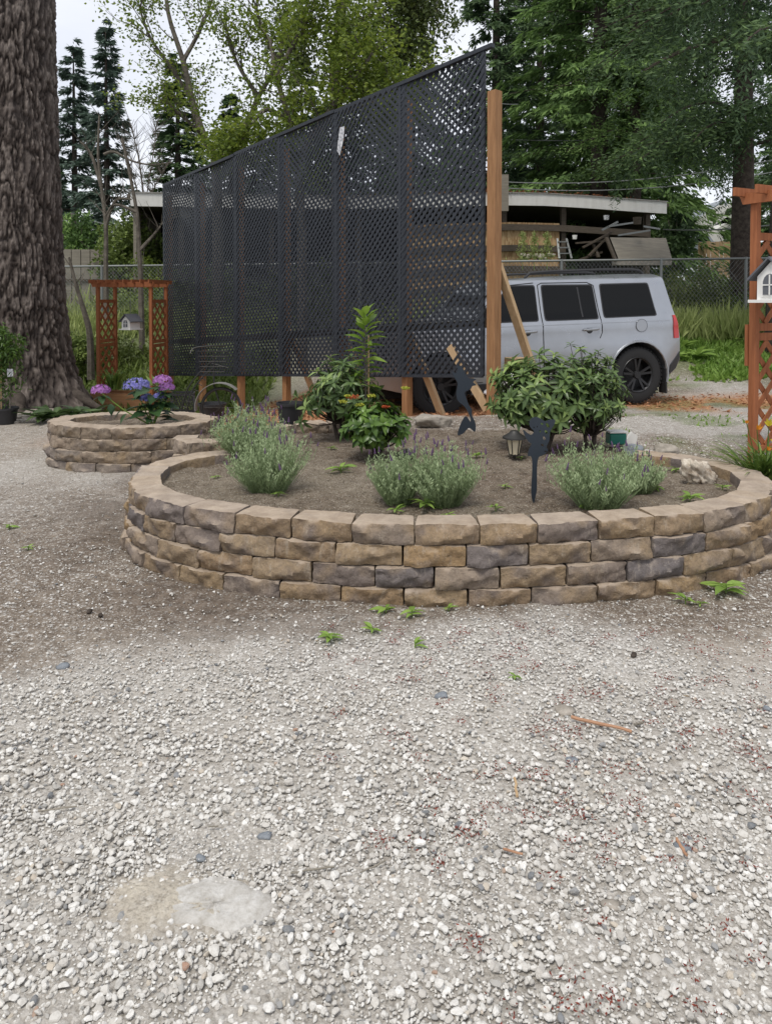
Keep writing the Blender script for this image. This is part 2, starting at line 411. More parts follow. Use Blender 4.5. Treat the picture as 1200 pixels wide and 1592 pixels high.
# ------------------------------------------------------------------ ground
def poly_in(px, py, poly):
    px = np.asarray(px); py = np.asarray(py); r = np.zeros(px.shape, bool); n = len(poly)
    for i in range(n):
        x0, y0 = poly[i]; x1, y1 = poly[(i+1) % n]
        c = ((y0 > py) != (y1 > py)) & (px < (x1-x0)*(py-y0)/((y1-y0) if y1 != y0 else 1e-9)+x0); r ^= c
    return r
BED = [(-1.12, 5.24), (-1.34, 5.14), (-1.49, 4.97), (-1.57, 4.72), (-1.55, 4.40), (-1.41, 4.07), (-1.14, 3.82), (-.80, 3.64), (-.27, 3.50), (.32, 3.44), (.96, 3.50), (1.50, 3.62), (1.92, 3.82), (2.20, 4.12), (2.32, 4.48), (2.26, 4.82), (2.06, 5.08), (1.74, 5.26)]
def gravel_mask(x, y):
    n = fbm(x*1.3, y*1.3, 0, 21, 4)
    near = 1-ss((y-2.50+(n-.5)*1.6)/.65)
    strip = ss(1-np.abs(y-3.12-.05*x)/.32)*ss(1-np.abs(x+.15)/1.1)*.95*ss((n-.25)/.3)
    far = ss((y-5.6)/.8)*ss((x-.9)/1.0)*(1-ss((y-11.8)/.8))*.55*ss((n-.30)/.2)
    leftp = ss((-x-1.2)/.8)*ss((y-4.2)/1)*(1-ss((y-7.4)/.8))*.45*ss((n-.35)/.4)
    m = np.maximum(np.maximum(near, strip), np.maximum(far, leftp))
    sand = np.exp(-(((x+.50)/.15)**2+((y-1.73)/.10)**2+(fbm(x*14, y*14, 0, 90, 3)-.5)*2.2)**2)
    return np.clip(m*(1-.95*sand), 0, 1)
def saw_mask(x, y):
    n = fbm(x*1.1, y*1.1, 0, 51, 4)
    a = ss(1-np.abs(y-9.9-.05*x)/1.3)*ss((x-1.6)/1)*ss((n-.36)/.1)
    b = ss((1-np.abs(y-9.8)/3.6)*2)*ss((1-np.abs(x+.6)/3.2)*2)*ss((y-7.0)/.3)*ss((n-.25)/.1)
    c = np.exp(-(((x-1.0)/.22)**2+((y-7.28)/.12)**2))
    return np.clip(np.maximum(np.maximum(a, b), c), 0, 1)
ys = [-6.0]
while ys[-1] < 420:
    y = ys[-1]; ys.append(y+(.6 if y < .4 else max(.035, (y-5.5)*.035) if y < 14 else y*.03))
ys = np.array(ys); us = np.linspace(-1, 1, 290)
us = us*(.55+.45*us*us)
YY, UU = np.meshgrid(ys, us, indexing='ij'); XX = UU*np.maximum(9, 1.7*YY+4)
ZZ = ground_z(XX, YY)
far_fade = np.clip((YY-30)/60, 0, 1); ZZ = ZZ+far_fade*0
ZZ += (fbm(XX*9, YY*9, 0, 5, 3)-.5)*.016*(YY < 14)
sand_b = np.exp(-np.clip(((XX+.50)/.15)**2+((YY-1.73)/.10)**2+(fbm(XX*14, YY*14, 0, 90, 3)-.5)*2.2, 0, 9)**2); ZZ += .012*sand_b
nr, nc = XX.shape
Vg = np.stack([XX, YY, ZZ], -1).reshape(-1, 3); idx = np.arange(nr*nc).reshape(nr, nc)
Fg = np.stack([idx[:-1, :-1], idx[:-1, 1:], idx[1:, 1:], idx[1:, :-1]], -1).reshape(-1, 4)
me = fast('ground', Vg, Fg, None, True)
def put(me, nm, v): a = me.attributes.new(nm, 'FLOAT', 'POINT'); a.data.foreach_set('value', np.asarray(v, np.float32).ravel())
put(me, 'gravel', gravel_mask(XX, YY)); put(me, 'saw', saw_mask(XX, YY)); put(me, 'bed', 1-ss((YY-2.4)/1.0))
green = ss((YY-12.0+XX*.05)/1.6)*ss((XX-1)/2)*.8 + ss((YY-10.5)/2)*ss((-XX-1)/2) + ss((YY-17)/3)
green = np.maximum(green, ss((fbm(XX*1.7, YY*1.7, 0, 61, 4)-.52)/.12)*.6*ss((YY-5.4)/1)*ss((XX-1.2)/1))
put(me, 'green', np.clip(green, 0, 1))
put(me, 'lightdirt', ss(1-np.abs(YY-2.75+(fbm(XX, YY, 0, 8, 3)-.5)*1.2)/.7)*ss((XX+1.8)/1.5)*.85+.35*ss((YY-5)/1.5)*ss(-XX-1)); put(me, 'sand', sand_b); put(me, 'damp', ss(1-np.abs(np.hypot((XX-.35)/1.05, YY-5.3)-2.15)/.55)*ss((-XX+.2)/1.0)*ss((fbm(XX*2, YY*2, 0, 77, 3)-.25)/.2))
def ground_bd(t, b):
    q = N(t); v = q.coords()
    big = q.noise(v, 1.6, 5, .6); mid = q.noise(v, 14, 7, .68); fine = q.noise(v, 90, 6, .75)
    dirt = q.ramp(mid, [(.30, (.085, .064, .048)), (.52, (.185, .150, .118)), (.72, (.30, .26, .215))])
    ld = q.ramp(mid, [(.3, (.36, .32, .265)), (.7, (.60, .555, .49))])
    c = q.mix(q.attr('lightdirt').outputs['Fac'], dirt, ld)
    vo = q.n('ShaderNodeTexVoronoi'); vo.inputs['Scale'].default_value = 75; q.l(v, vo.inputs['Vector'])
    sp = q.n('ShaderNodeSeparateColor'); q.l(vo.outputs['Color'], sp.inputs[0])
    vo2 = q.n('ShaderNodeTexVoronoi'); vo2.inputs['Scale'].default_value = 190; q.l(v, vo2.inputs['Vector'])
    sp2 = q.n('ShaderNodeSeparateColor'); q.l(vo2.outputs['Color'], sp2.inputs[0])
    fines = q.ramp(sp2.outputs[1], [(0, (.22, .20, .175)), (.5, (.42, .395, .355)), (1, (.64, .62, .58))])
    grav = q.ramp(sp.outputs[0], [(0, (.30, .285, .26)), (.3, (.46, .445, .415)), (.7, (.62, .60, .57)), (1, (.74, .725, .70))])
    grav = q.mix(q.ramp(vo.outputs['Distance'], [(.0, (0,)*3), (.55, (0,)*3), (.8, (.85,)*3)]), grav, (.24, .215, .185))
    grav = q.mix(q.ramp(mid, [(.42, (.75,)*3), (.6, (0,)*3)]), grav, fines)
    c = q.mix(q.ramp(sp2.outputs[0], [(.80, (0,)*3), (.84, (.75,)*3)]), c, fines)
    c = q.mix(q.ramp(sp.outputs[2], [(.90, (0,)*3), (.91, (.8,)*3)]), c, grav)
    grav = q.mix(q.math('MULTIPLY', q.attr('bed').outputs['Fac'], .6), grav, q.ramp(fine, [(.3, (.25, .225, .19)), (.7, (.53, .495, .44))]))  # darker ground under the near stones: shade of the gaps painted into the colour
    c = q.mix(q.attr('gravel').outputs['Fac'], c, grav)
    c = q.mix(q.math('MULTIPLY', q.attr('damp').outputs['Fac'], .6), c, q.ramp(mid, [(.3, (.055, .042, .032)), (.7, (.17, .13, .10))]))
    c = q.mix(q.math('MULTIPLY', q.attr('sand').outputs['Fac'], .9), c, q.ramp(fine, [(.3, (.42, .375, .30)), (.7, (.60, .55, .46))]))
    chips = q.ramp(sp.outputs[1], [(0, (.22, .085, .035)), (.5, (.40, .19, .09)), (1, (.55, .32, .18))])
    sf = q.math('MULTIPLY', q.attr('saw').outputs['Fac'], q.ramp(mid, [(.35, (.35,)*3), (.55, (1,)*3)]))
    c = q.mix(q.math('MINIMUM', q.math('MULTIPLY', sf, 1.5), 1.0), c, chips)
    gc = q.ramp(mid, [(.3, (.05, .075, .02)), (.7, (.16, .21, .07))])
    gf = q.math('MULTIPLY', q.attr('green').outputs['Fac'], q.ramp(fine, [(.38, (.3,)*3), (.52, (1,)*3)]))
    c = q.mix(gf, c, gc)
    c = q.mix(q.ramp(fine, [(.34, (.45,)*3), (.48, (0,)*3)]), c, (.10, .085, .07))
    q.l(c, b.inputs['Base Color'])
    h = q.math('ADD', q.math('MULTIPLY', fine, .5), q.math('ADD', q.math('MULTIPLY', mid, .8), q.math('MULTIPLY', vo.outputs['Distance'], -.5)))
    q.bump(h, .8, .014, b)
M['ground'] = mat('gravel_and_dirt', (.3, .28, .25), .95, 0, .15, ground_bd)
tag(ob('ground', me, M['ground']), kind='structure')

# ------------------------------------------------------------------ loose gravel (uncountable)
def ico(sub):
    bm = bmesh.new(); bmesh.ops.create_icosphere(bm, subdivisions=sub, radius=1)
    V = np.array([v.co[:] for v in bm.verts]); Fs = np.array([[v.index for v in f.verts] for f in bm.faces]); bm.free(); return V, Fs
def rock_variants(sub, k, ncut, rg):
    V, Fs = ico(sub); out = []
    for i in range(k):
        nrm = unit(rg.normal(size=(ncut, 3))); dd = rg.uniform(.50, .88, ncut)
        r = np.ones(len(V))
        dots = V @ nrm.T
        for j in range(ncut):
            r = np.where(dots[:, j]*r > dd[j], dd[j]/np.maximum(dots[:, j], 1e-6), r)
        r *= 1+rg.normal(scale=.03, size=len(V))
        out.append(V*r[:, None])
    return out, Fs
def scatter_stones(name, x, y, z, size, sub, m, tint, label, cat, smooth=False, seed=1, flat=(.45, .8), sink=.15):
    rg = np.random.default_rng(seed); var, Fs = rock_variants(sub, 24, 15, rg); n = len(x)
    var = np.array(var); pick = rg.integers(0, 24, n); a = rg.uniform(0, 2*math.pi, n); nv = var.shape[1]
    sc = np.stack([size*rg.uniform(.8, 1.3, n), size*rg.uniform(.65, 1.0, n), size*rg.uniform(*flat, n)], -1)*.5
    tx = rg.normal(scale=.35, size=n)
    V = var[pick]*sc[:, None, :]
    c, s_ = np.cos(tx)[:, None], np.sin(tx)[:, None]
    V = np.stack([V[..., 0], V[..., 1]*c-V[..., 2]*s_, V[..., 1]*s_+V[..., 2]*c], -1)
    c, s_ = np.cos(a)[:, None], np.sin(a)[:, None]
    V = np.stack([V[..., 0]*c-V[..., 1]*s_, V[..., 0]*s_+V[..., 1]*c, V[..., 2]], -1)
    V += np.stack([x, y, z+sc[:, 2]*(1-sink*2)], -1)[:, None, :]
    Fa = (Fs[None]+(np.arange(n)*nv)[:, None, None]).reshape(-1, 3)
    me = fast(name, V.reshape(-1, 3), Fa, np.repeat(tint, nv), smooth)
    return tag(ob(name, me, m), label, cat, kind='stuff')
def pebble_bd(t, b):
    q = N(t); at = q.attr('tint').outputs['Fac']
    c = q.ramp(at, [(0, (.14, .15, .16)), (.018, (.24, .245, .25)), (.05, (.36, .35, .325)), (.2, (.48, .455, .415)), (.5, (.56, .54, .50)), (.82, (.66, .645, .61)), (.97, (.74, .725, .69)), (.978, (.52, .47, .39)), (.997, (.46, .40, .33)), (1, (.34, .20, .14))])
    n1 = q.noise(q.coords(), 130, 5, .7)
    c = q.mix(q.ramp(n1, [(.36, (.4,)*3), (.54, (0,)*3)]), c, (.34, .315, .28)); q.l(c, b.inputs['Base Color']); q.bump(n1, .6, .004, b)
M['pebble'] = mat('crushed_gravel', (.5, .5, .48), .92, 0, .2, pebble_bd)
def field(n, x0, x1, y0, y1, seed, extra=None, floor=0.0):
    rg = np.random.default_rng(seed); y = np.sqrt(rg.uniform(y0*y0, y1*y1, n)); x = rg.uniform(-1, 1, n)
    x = x*(.54*y+.45); m = gravel_mask(x, y); k = rg.uniform(0, 1, n) < np.maximum(m**1.3, floor)
    k &= ~poly_in(x, y, BED)
    return x[k], y[k], rg
def slab_clear(x, y): return (((x+.43)/.17)**2+((y-1.90)/.085)**2) > 1
x, y, rg = field(7600, 0, 0, 1.2, 2.05, 11); k = slab_clear(x, y); x, y = x[k], y[k]
z = ground_z(x, y); size = .010+.024*rg.beta(1.4, 3.2, len(x)); lift = rg.uniform(0, 1, len(x))**2*.007
scatter_stones('gravel', x, y, z+lift, size, 2, M['pebble'], rg.uniform(0, 1, len(x)), 'pale grey crushed gravel across the driveway in the foreground', 'gravel', False, 21)
x, y, rg = field(24000, 0, 0, 1.2, 2.1, 17, floor=.12)
scatter_stones('gravel', x, y, ground_z(x, y), .006+.011*rg.beta(1.6, 3, len(x)), 1, M['pebble'], rg.uniform(0, .95, len(x)), 'small chips of gravel filling the gaps in the foreground', 'gravel', False, 25)
x, y, rg = field(54000, 0, 0, 2.05, 4.3, 12, floor=.09)
z = ground_z(x, y); size = (.0075+.024*rg.beta(1.4, 3.8, len(x)))*(1.22-.32*ss((y-2.05)/1.0)); lift = rg.uniform(0, 1, len(x))**2*.005
scatter_stones('gravel', x, y, z+lift, size, 1, M['pebble'], rg.uniform(0, 1, len(x)), 'pale gravel thinning out into dirt towards the block wall', 'gravel', False, 22)
rg = np.random.default_rng(13); n = 15000; y = rg.uniform(3.6, 9.5, n); x = np.where(rg.uniform(size=n) < .6, rg.uniform(-4.8, -1.3, n), rg.uniform(1.5, 5.5, n))
k = (rg.uniform(size=n) < np.maximum(.30, gravel_mask(x, y))) & ~poly_in(x, y, BED) & ((((x+2.25)/.8)**2+((y-6.55)/.52)**2) > 1); x, y = x[k], y[k]
scatter_stones('gravel', x, y, ground_z(x, y), .009+.022*rg.beta(1.3, 4, len(x)), 1, M['pebble'], rg.uniform(.05, .8, len(x)), 'scattered small grey stones on the hard dirt around the beds', 'gravel', True, 23)
rg = np.random.default_rng(14); n = 2200; y = rg.uniform(1.3, 3.6, n); x = rg.uniform(-1, 1, n)*(.54*y+.4)
scatter_stones('gravel_grit', x, y, ground_z(x, y)+.004, rg.uniform(.003, .008, n), 1, M['pebble'], rg.uniform(0, .7, n), 'fine grit lying between the larger driveway stones', 'grit', True, 24)
# reddish bud scales in clusters
rg = np.random.default_rng(15); cc = 150; cy = np.sqrt(rg.uniform(1.4**2, 3.2**2, cc)); cx = rg.uniform(-.15, 1, cc)*(.54*cy); n = 3000
i = rg.integers(0, cc, n); x = cx[i]+rg.normal(scale=.018, size=n); y = cy[i]+rg.normal(scale=.016, size=n)
V, Fq, T = blades(np.stack([x, y, ground_z(x, y)+rg.uniform(.012, .026, n)], -1), rdir(n, rg)*[1, 1, .4], rdir(n, rg), rg.uniform(.005, .013, n), .0042, rg.uniform(0, 1, n))
M['bud'] = leafmat('red_bud_scales', (.12, .02, .012), (.28, .06, .035), .8, 0)
tag(ob('fallen_bud_scales', fast('fallen_bud_scales', V, Fq, T), M['bud']), 'dark red fallen bud scales sprinkled on the gravel', 'leaf litter', kind='stuff')
rg = np.random.default_rng(16); n = 1100; x = -.45+rg.normal(size=n)*.14; y = 1.80+rg.normal(size=n)*.10; k = (rg.uniform(size=n) < .8)
onsl = (((x+.42)/.15)**2+((y-1.90)/.085)**2) < 1; kk = ~onsl | (rg.uniform(size=n) < .30); x, y, onsl = x[kk], y[kk], onsl[kk]; n = len(x)
scatter_stones('gravel', x, y, ground_z(x, y)+.004+onsl*.010, np.where(onsl, rg.uniform(.003, .010, n), rg.uniform(.004, .016, n)), 1, M['pebble'], rg.uniform(.1, .9, n), 'small stones and grit strewn over the sand patch and slab edge', 'gravel', False, 26)
# larger stones that can be told apart
var, Fr = rock_variants(2, 6, 12, np.random.default_rng(3))
M['blue_stone'] = mat('blue_grey_stone', (.2, .22, .25), .85, 0, .2, rock_bd((.14, .155, .175), (.27, .29, .31), 30))
def stone(px, py, wpx, m, label, flat=.5, name='stone', nar=.7, grp=None):
    p = G(px, py); s_ = wpx/F*p.y*.5
    me = fast(name, var[random.randrange(6)]*[s_, s_*nar, s_*flat], Fr, None, True)
    o = ob(name, me, m, loc=p+Vector((0, 0, s_*flat*.35)), rot=(0, 0, random.uniform(-.5, .5))); tag(o, label, 'stone', grp); return o
stone(97, 1040, 26, M['blue_stone'], 'lone dark grey stone on the left of the driveway gravel')
stone(686, 1088, 28, M['blue_stone'], 'dark bluish stone in the gravel below the middle of the wall')
stone(1046, 1096, 26, M['rock'], 'rounded pale blue-grey stone right of the reddish stick')
stone(876, 1110, 44, M['rock'], 'long flat grey stone just above the left end of the reddish stick', .35)
stone(888, 1188, 28, M['blue_stone'], 'flat dark stone below the reddish stick', .4)
stone(1060, 1330, 30, M['blue_stone'], 'near black blue stone at the right beside a wood splinter', .6)
stone(413, 1302, 30, M['blue_stone'], 'dark slate stone in the gravel above the pale slab', .45)
stone(312, 1338, 22, M['blue_stone'], 'small bluish stone above and left of the pale slab', .6)
stone(950, 1410, 40, M['rock'], 'wide flat grey stone in the lower right gravel', .4)
stone(1192, 1105, 18, M['blue_stone'], 'small dark stone at the right edge of the driveway', .6)
stone(247, 1434, 18, M['pale_rock'], 'small round pale pebble alone on the bare sand patch', .85, 'pebble', .95)
# embedded slab
p = Gz(334, 1412, 0); bm = bmesh.new()
outl = [(-.145, .01), (-.12, .055), (-.03, .09), (.06, .075), (.13, .04), (.165, -.005), (.12, -.055), (.07, -.085), (.02, -.075), (-.03, -.06), (-.09, -.055), (-.14, -.035)]
vv = []
for i in range(len(outl)):
    a = Vector(outl[i-1]); b_ = Vector(outl[i]); c_ = Vector(outl[(i+1) % len(outl)])
    for t in (0, .5): vv.append(b_.lerp(c_, t)+Vector((random.uniform(-.006, .006), random.uniform(-.006, .006))))
mb = MB(); n = len(vv)
cx0 = sum((v.x for v in vv))/n; cy0 = sum((v.y for v in vv))/n
rings = [(.97, -.03), (.95, .001), (.90, .008), (.78, .012), (.5, .016), (.25, .013), (.02, .017)]
V = [(cx0+(v.x-cx0)*s_, cy0+(v.y-cy0)*s_, z_+random.uniform(-.003, .003)) for s_, z_ in rings for v in vv]
Fs = [(i*n+k, i*n+(k+1) % n, (i+1)*n+(k+1) % n, (i+1)*n+k) for i in range(6) for k in range(n)]+[tuple(6*n+k for k in range(n))]
mb.add(V, Fs); mb.build('embedded_slab', M['pale_rock'], smooth=True, loc=(p.x, p.y, float(ground_z(p.x, p.y))))
tag(bpy.data.objects['embedded_slab'], 'large flat pale slab half buried in the foreground gravel', 'stone')
# stick and splinters
M['stick'] = woodmat('reddish_stick', (.26, .12, .065), (.52, .31, .19), axis=0)
def stick(px0, py0, px1, py1, r, label, m=None, n=7, name='stick'):
    a = G(px0, py0); b_ = G(px1, py1); a.z += r+.012; b_.z += r+.012
    pts = [a.lerp(b_, i/(n-1))+Vector((random.uniform(-1, 1)*r*.5, random.uniform(-1, 1)*r*.5, random.uniform(0, 1)*r*.5)) for i in range(n)]
    tag(MB().tube(pts, [r*random.uniform(.85, 1.1) for _ in pts], 7).build(name, m or M['stick'], smooth=True), label, 'stick')
stick(886, 1128, 982, 1150, .0055, 'reddish peeled stick lying across the right gravel')
stick(800, 1222, 804, 1250, .004, 'pale wood splinter below the reddish stick', M['pale_wood'])
stick(1050, 1316, 1066, 1340, .004, 'thin tan splinter beside the near black stone', M['stick'])
stick(782, 1330, 812, 1346, .003, 'thin brown twig in the lower right gravel', M['stick'])
stick(1000, 1135, 985, 1140, .004, 'short green-brown twig end behind the reddish stick', M['grey_wood'])
for k_, (a_, b_, c_, d_) in enumerate([(452, 1368, 520, 1360), (560, 1375, 600, 1352), (60, 1275, 120, 1262), (340, 1300, 325, 1296)]):
    stick(a_, b_, c_, d_, .0022, ['long thin curved twig right of the pale slab', 'thin twig in the middle of the lower gravel', 'faint thin twig at the left of the gravel', 'short broken twig above the pale slab'][k_], M['grey_wood'], name='twig')
# fallen brown cones
for (px, py, lb) in ((140, 955, 'dark fir cone left of the wall on the dirt'), (157, 961, 'second fir cone just right of its pair on the dirt'), (985, 1022, 'small dark fir cone on the dirt below the right of the wall')):
    p = G(px, py); tag(MB().lathe([(.001, -.017), (.008, -.012), (.011, -.004), (.009, .006), (.005, .013), (.001, .017)], 8).build('fir_cone', M['dark_bark'], smooth=True, loc=p+Vector((0, 0, .010)), rot=(1.4, 0, random.random()*3)), lb, 'cone')

# ------------------------------------------------------------------ block walls
def block_mesh(k, top=False):
    rg = np.random.default_rng(100+k); nx, ny, nzz = 18, 4, 8
    Lb, D, Hh = .305, .19, .100; V = {}; Fs = []
    def vid(i, j, l):
        if (i, j, l) not in V: V[(i, j, l)] = len(V)
        return V[(i, j, l)]
    for i in range(nx):
        for l in range(nzz):
            Fs.append((vid(i, 0, l), vid(i+1, 0, l), vid(i+1, 0, l+1), vid(i, 0, l+1)))
            Fs.append((vid(i, ny, l), vid(i, ny, l+1), vid(i+1, ny, l+1), vid(i+1, ny, l)))
        for j in range(ny):
            Fs.append((vid(i, j, 0), vid(i, j+1, 0), vid(i+1, j+1, 0), vid(i+1, j, 0)))
            Fs.append((vid(i, j, nzz), vid(i+1, j, nzz), vid(i+1, j+1, nzz), vid(i, j+1, nzz)))
    for j in range(ny):
        for l in range(nzz):
            Fs.append((vid(0, j, l), vid(0, j, l+1), vid(0, j+1, l+1), vid(0, j+1, l)))
            Fs.append((vid(nx, j, l), vid(nx, j+1, l), vid(nx, j+1, l+1), vid(nx, j, l+1)))
    pts = np.array(list(V.keys()), float)
    p = np.stack([(pts[:, 0]/nx-.5)*Lb, pts[:, 1]/ny*D, pts[:, 2]/nzz*Hh], -1)
    # rounding
    r = .009; lo = np.array([-Lb/2+r, r, r]); hi = np.array([Lb/2-r, D-r, Hh-r])
    c = np.clip(p, lo, hi); d = p-c; ln = np.linalg.norm(d, axis=1, keepdims=True)
    p = np.where(ln > 1e-6, c+d/np.maximum(ln, 1e-6)*r, p)
    s_ = 1000+k*7
    front = np.clip(1-p[:, 1]/(D*.3), 0, 1)
    edge = np.minimum(np.minimum((Lb/2-np.abs(p[:, 0]))/.05, 1), np.minimum(np.minimum(p[:, 2], Hh-p[:, 2])/.03, 1)); edge = np.clip(edge, 0, 1)
    # split face: a couple of facets plus rough relief
    fac = np.zeros(len(p))
    for _ in range(3):
        a = rg.uniform(0, 6.28); o = rg.uniform(-.06, .06)
        t = (p[:, 0]*math.cos(a)+(p[:, 2]-Hh/2)*2*math.sin(a)-o); fac = np.maximum(fac, np.minimum(t*rg.uniform(.15, .45), .024))
    bulge = .006*ss(edge)-fac*.9+(fbm(p[:, 0]*22, p[:, 2]*30, 0, s_, 4)-.5)*.034+(fbm(p[:, 0]*60, p[:, 2]*60, 0, s_+3, 3)-.5)*.012+(np.abs(vnoise(p[:, 0]*16+p[:, 2]*12, p[:, 2]*10, 0, s_+5)-.5)*-.022)
    p[:, 1] -= bulge*front
    p += (np.stack([fbm(p[:, 1]*30, p[:, 2]*30, p[:, 0]*30, s_+q_, 3)-.5 for q_ in range(3)], -1))*.008
    taper = 1-.14*np.clip(p[:, 1]/D, 0, 1); p[:, 0] *= taper
    me = fast('block', p, Fs, None, True); me.set_sharp_from_angle(angle=R(46)); return me
BM_ = [block_mesh(k) for k in range(14)]; BM2 = [m_.copy() for m_ in BM_]
for m_ in BM_: m_.materials.append(M['block'])
for m_ in BM2: m_.materials.append(M['block2'])
def spline(pts, closed=False, n=40):
    out = []; P_ = [Vector(p) for p in pts]; k = len(P_)
    for i in range(k if closed else k-1):
        g = lambda j: P_[j % k] if closed else P_[min(max(j, 0), k-1)]
        p0, p1, p2, p3 = g(i-1), g(i), g(i+1), g(i+2)
        for j in range(n):
            t = j/n; out.append(.5*((2*p1)+(p2-p0)*t+(2*p0-5*p1+4*p2-p3)*t*t+(3*p1-p0-3*p2+p3)*t*t*t))
    out.append(out[0] if closed else P_[-1]); return out
def wall(root, path, closed, courses, meshes, z0=0.0, step=.305, setback=.012, first=0, zfun=None):
    pts = spline([Vector((x_, y_, 0)) for x_, y_ in path], closed)
    S = [0]
    for a, b_ in zip(pts, pts[1:]): S.append(S[-1]+(b_-a).length)
    tot = S[-1]
    def at(s_):
        s_ = s_ % tot if closed else min(max(s_, 0), tot)
        i = min(max(np.searchsorted(S, s_)-1, 0), len(pts)-2); t = (s_-S[i])/max(S[i+1]-S[i], 1e-9); return pts[i].lerp(pts[i+1], t)
    for c in range(courses):
        n = round(tot/step); st = tot/n; off = (.5 if c % 2 else 0)*st+random.uniform(-.03, .03)
        pos = off if closed else (0.0 if c % 2 == 0 else -st*.5); end = tot+off if closed else tot
        while pos < end-.08:
            ln = min(st*random.choice([1, 1, .97, 1.04, .9 if not closed else 1]), end-pos)
            a, b_ = at(pos), at(pos+ln); pos += ln
            if (b_-a).length < .09: continue
            mid = (a+b_)/2; d = (b_-a); chord = d.length; d.normalize(); nrm = Vector((d.y, -d.x, 0))   # outward = right of travel direction
            mid += nrm*(setback*(courses-1-c)+random.uniform(-.005, .005))
            zz = z0+c*.1+(0 if zfun is None else zfun(mid))
            o = inst('block', random.choice(meshes), root, mid+Vector((0, 0, zz+random.uniform(-.0015, .0015))),
                     (random.uniform(-.008, .008), random.uniform(-.009, .009), math.atan2(d.y, d.x)+random.uniform(-.02, .02)),
                     ((chord+.0015)/.305*1.0, 1, .992))
            if random.random() < .5: o.scale = (o.scale[0], 1, .985)
root = empty('raised_bed_wall', (0, 0, 0), 0, 'large curved retaining wall of tan and grey split-face blocks, four courses high', 'retaining wall')
# travel left-back -> front -> right-back has outward on the right-hand side
wall(root, BED, False, 4, BM_, -.02, .312, .010)
root = empty('round_bed_wall', (0, 0, 0), 0, 'small round block planter wall behind the big bed at the left', 'retaining wall')
ell = [(-2.25+.76*math.cos(a), 6.58+.50*math.sin(a)) for a in np.linspace(0, 2*math.pi, 17)[:-1]]
wall(root, ell, True, 4, BM2, -.02, .295, .006)
root = empty('back_bed_wall', (0, 0, 0), 0, 'short wall of tan blocks between the round planter and the lavender', 'retaining wall')
a = Gz(268, 690, .38); b_ = Gz(300, 679, .38)
wall(root, [(-1.66, 5.78), (-1.60, 5.50), (-1.40, 5.42), (-1.15, 5.56), (-.95, 5.95), (-.75, 6.25), (-.35, 6.40)], False, 4, BM2, -.02, .30, .006)

# ------------------------------------------------------------------ bed soil
inner = [tuple(p[:2]) for p in spline([Vector((x_, y_, 0)) for x_, y_ in BED], False, 8)]
soil_poly = inner+[(2.0, 5.6), (1.9, 6.5), (1.3, 7.05), (.3, 7.1), (-.5, 6.7), (-.95, 6.25), (-1.25, 5.75)]
def soil_z(x, y):
    z = .275+.035*ss((y-3.8)/1.2)+(fbm(np.asarray(x)*2.2, np.asarray(y)*2.2, 0, 71, 4)-.5)*.05+(fbm(np.asarray(x)*14, np.asarray(y)*14, 0, 75, 4)-.5)*.030
    gz = ground_z(x, y)
    t = ss((np.asarray(y)-6.1)/.8); return z*(1-t)+(gz-.05)*t + .015
def B(px, py):
    d = ray(px, py); Y = 3.0
    while Y < 8:
        if H+d.z*Y <= float(soil_z(d.x*Y, Y)): break
        Y += .01
    return Vector((d.x*Y, Y, float(soil_z(d.x*Y, Y))))
def soil_bd(t, b):
    q = N(t); v = q.coords(); mid = q.noise(v, 12, 8, .7); fine = q.noise(v, 110, 5, .75); big = q.noise(v, 1.4, 4)
    c = q.ramp(mid, [(.30, (.075, .056, .042)), (.5, (.165, .130, .098)), (.70, (.28, .235, .185))])
    c = q.mix(q.ramp(big, [(.4, (0,)*3), (.7, (.6,)*3)]), c, (.27, .235, .18))
    vo = q.n('ShaderNodeTexVoronoi'); vo.inputs['Scale'].default_value = 150; q.l(v, vo.inputs['Vector'])
    sp = q.n('ShaderNodeSeparateColor'); q.l(vo.outputs['Color'], sp.inputs[0])
    c = q.mix(q.ramp(sp.outputs[0], [(.88, (0,)*3), (.9, (.7,)*3)]), c, (.40, .36, .30))
    c = q.mix(q.ramp(sp.outputs[1], [(.90, (0,)*3), (.92, (.7,)*3)]), c, (.055, .04, .03))
    c = q.mix(q.ramp(fine, [(.36, (.55,)*3), (.5, (0,)*3)]), c, (.06, .045, .035))
    q.l(c, b.inputs['Base Color']); q.bump(q.math('ADD', mid, q.math('MULTIPLY', fine, .6)), .9, .018, b)
M['soil'] = mat('garden_soil', (.16, .13, .1), .96, 0, .1, soil_bd)
def soil_mesh(name, x0, x1, y0, y1, st, inside, zf):
    xs = np.arange(x0, x1, st); ysn = np.arange(y0, y1, st); X, Y = np.meshgrid(xs, ysn); idx = np.arange(X.size).reshape(X.shape)
    Z = zf(X, Y); Fs = np.stack([idx[:-1, :-1], idx[:-1, 1:], idx[1:, 1:], idx[1:, :-1]], -1).reshape(-1, 4)
    cen = np.stack([X, Y], -1).reshape(-1, 2)[Fs].mean(1); Fs = Fs[inside(cen[:, 0], cen[:, 1])]
    used, inv = np.unique(Fs, return_inverse=True); V = np.stack([X, Y, Z], -1).reshape(-1, 3)[used]
    tag(ob(name, fast(name, V, inv.reshape(-1, 4), None, True), M['soil']), kind='structure')
cxm, cym = .35, 5.2
shr = [(cxm+(x_-cxm)*.965, cym+(y_-cym)*.965) for x_, y_ in soil_poly]
soil_mesh('garden_soil', -1.7, 2.5, 3.4, 7.2, .022, lambda x_, y_: poly_in(x_, y_, shr), soil_z)
soil_mesh('planter_soil', -3.1, -1.4, 6.0, 7.2, .03, lambda x_, y_: (((x_+2.25)/.68)**2+((y_-6.58)/.42)**2) < 1, lambda x_, y_: .33+(fbm(x_*8, y_*8, 0, 9, 3)-.5)*.04)
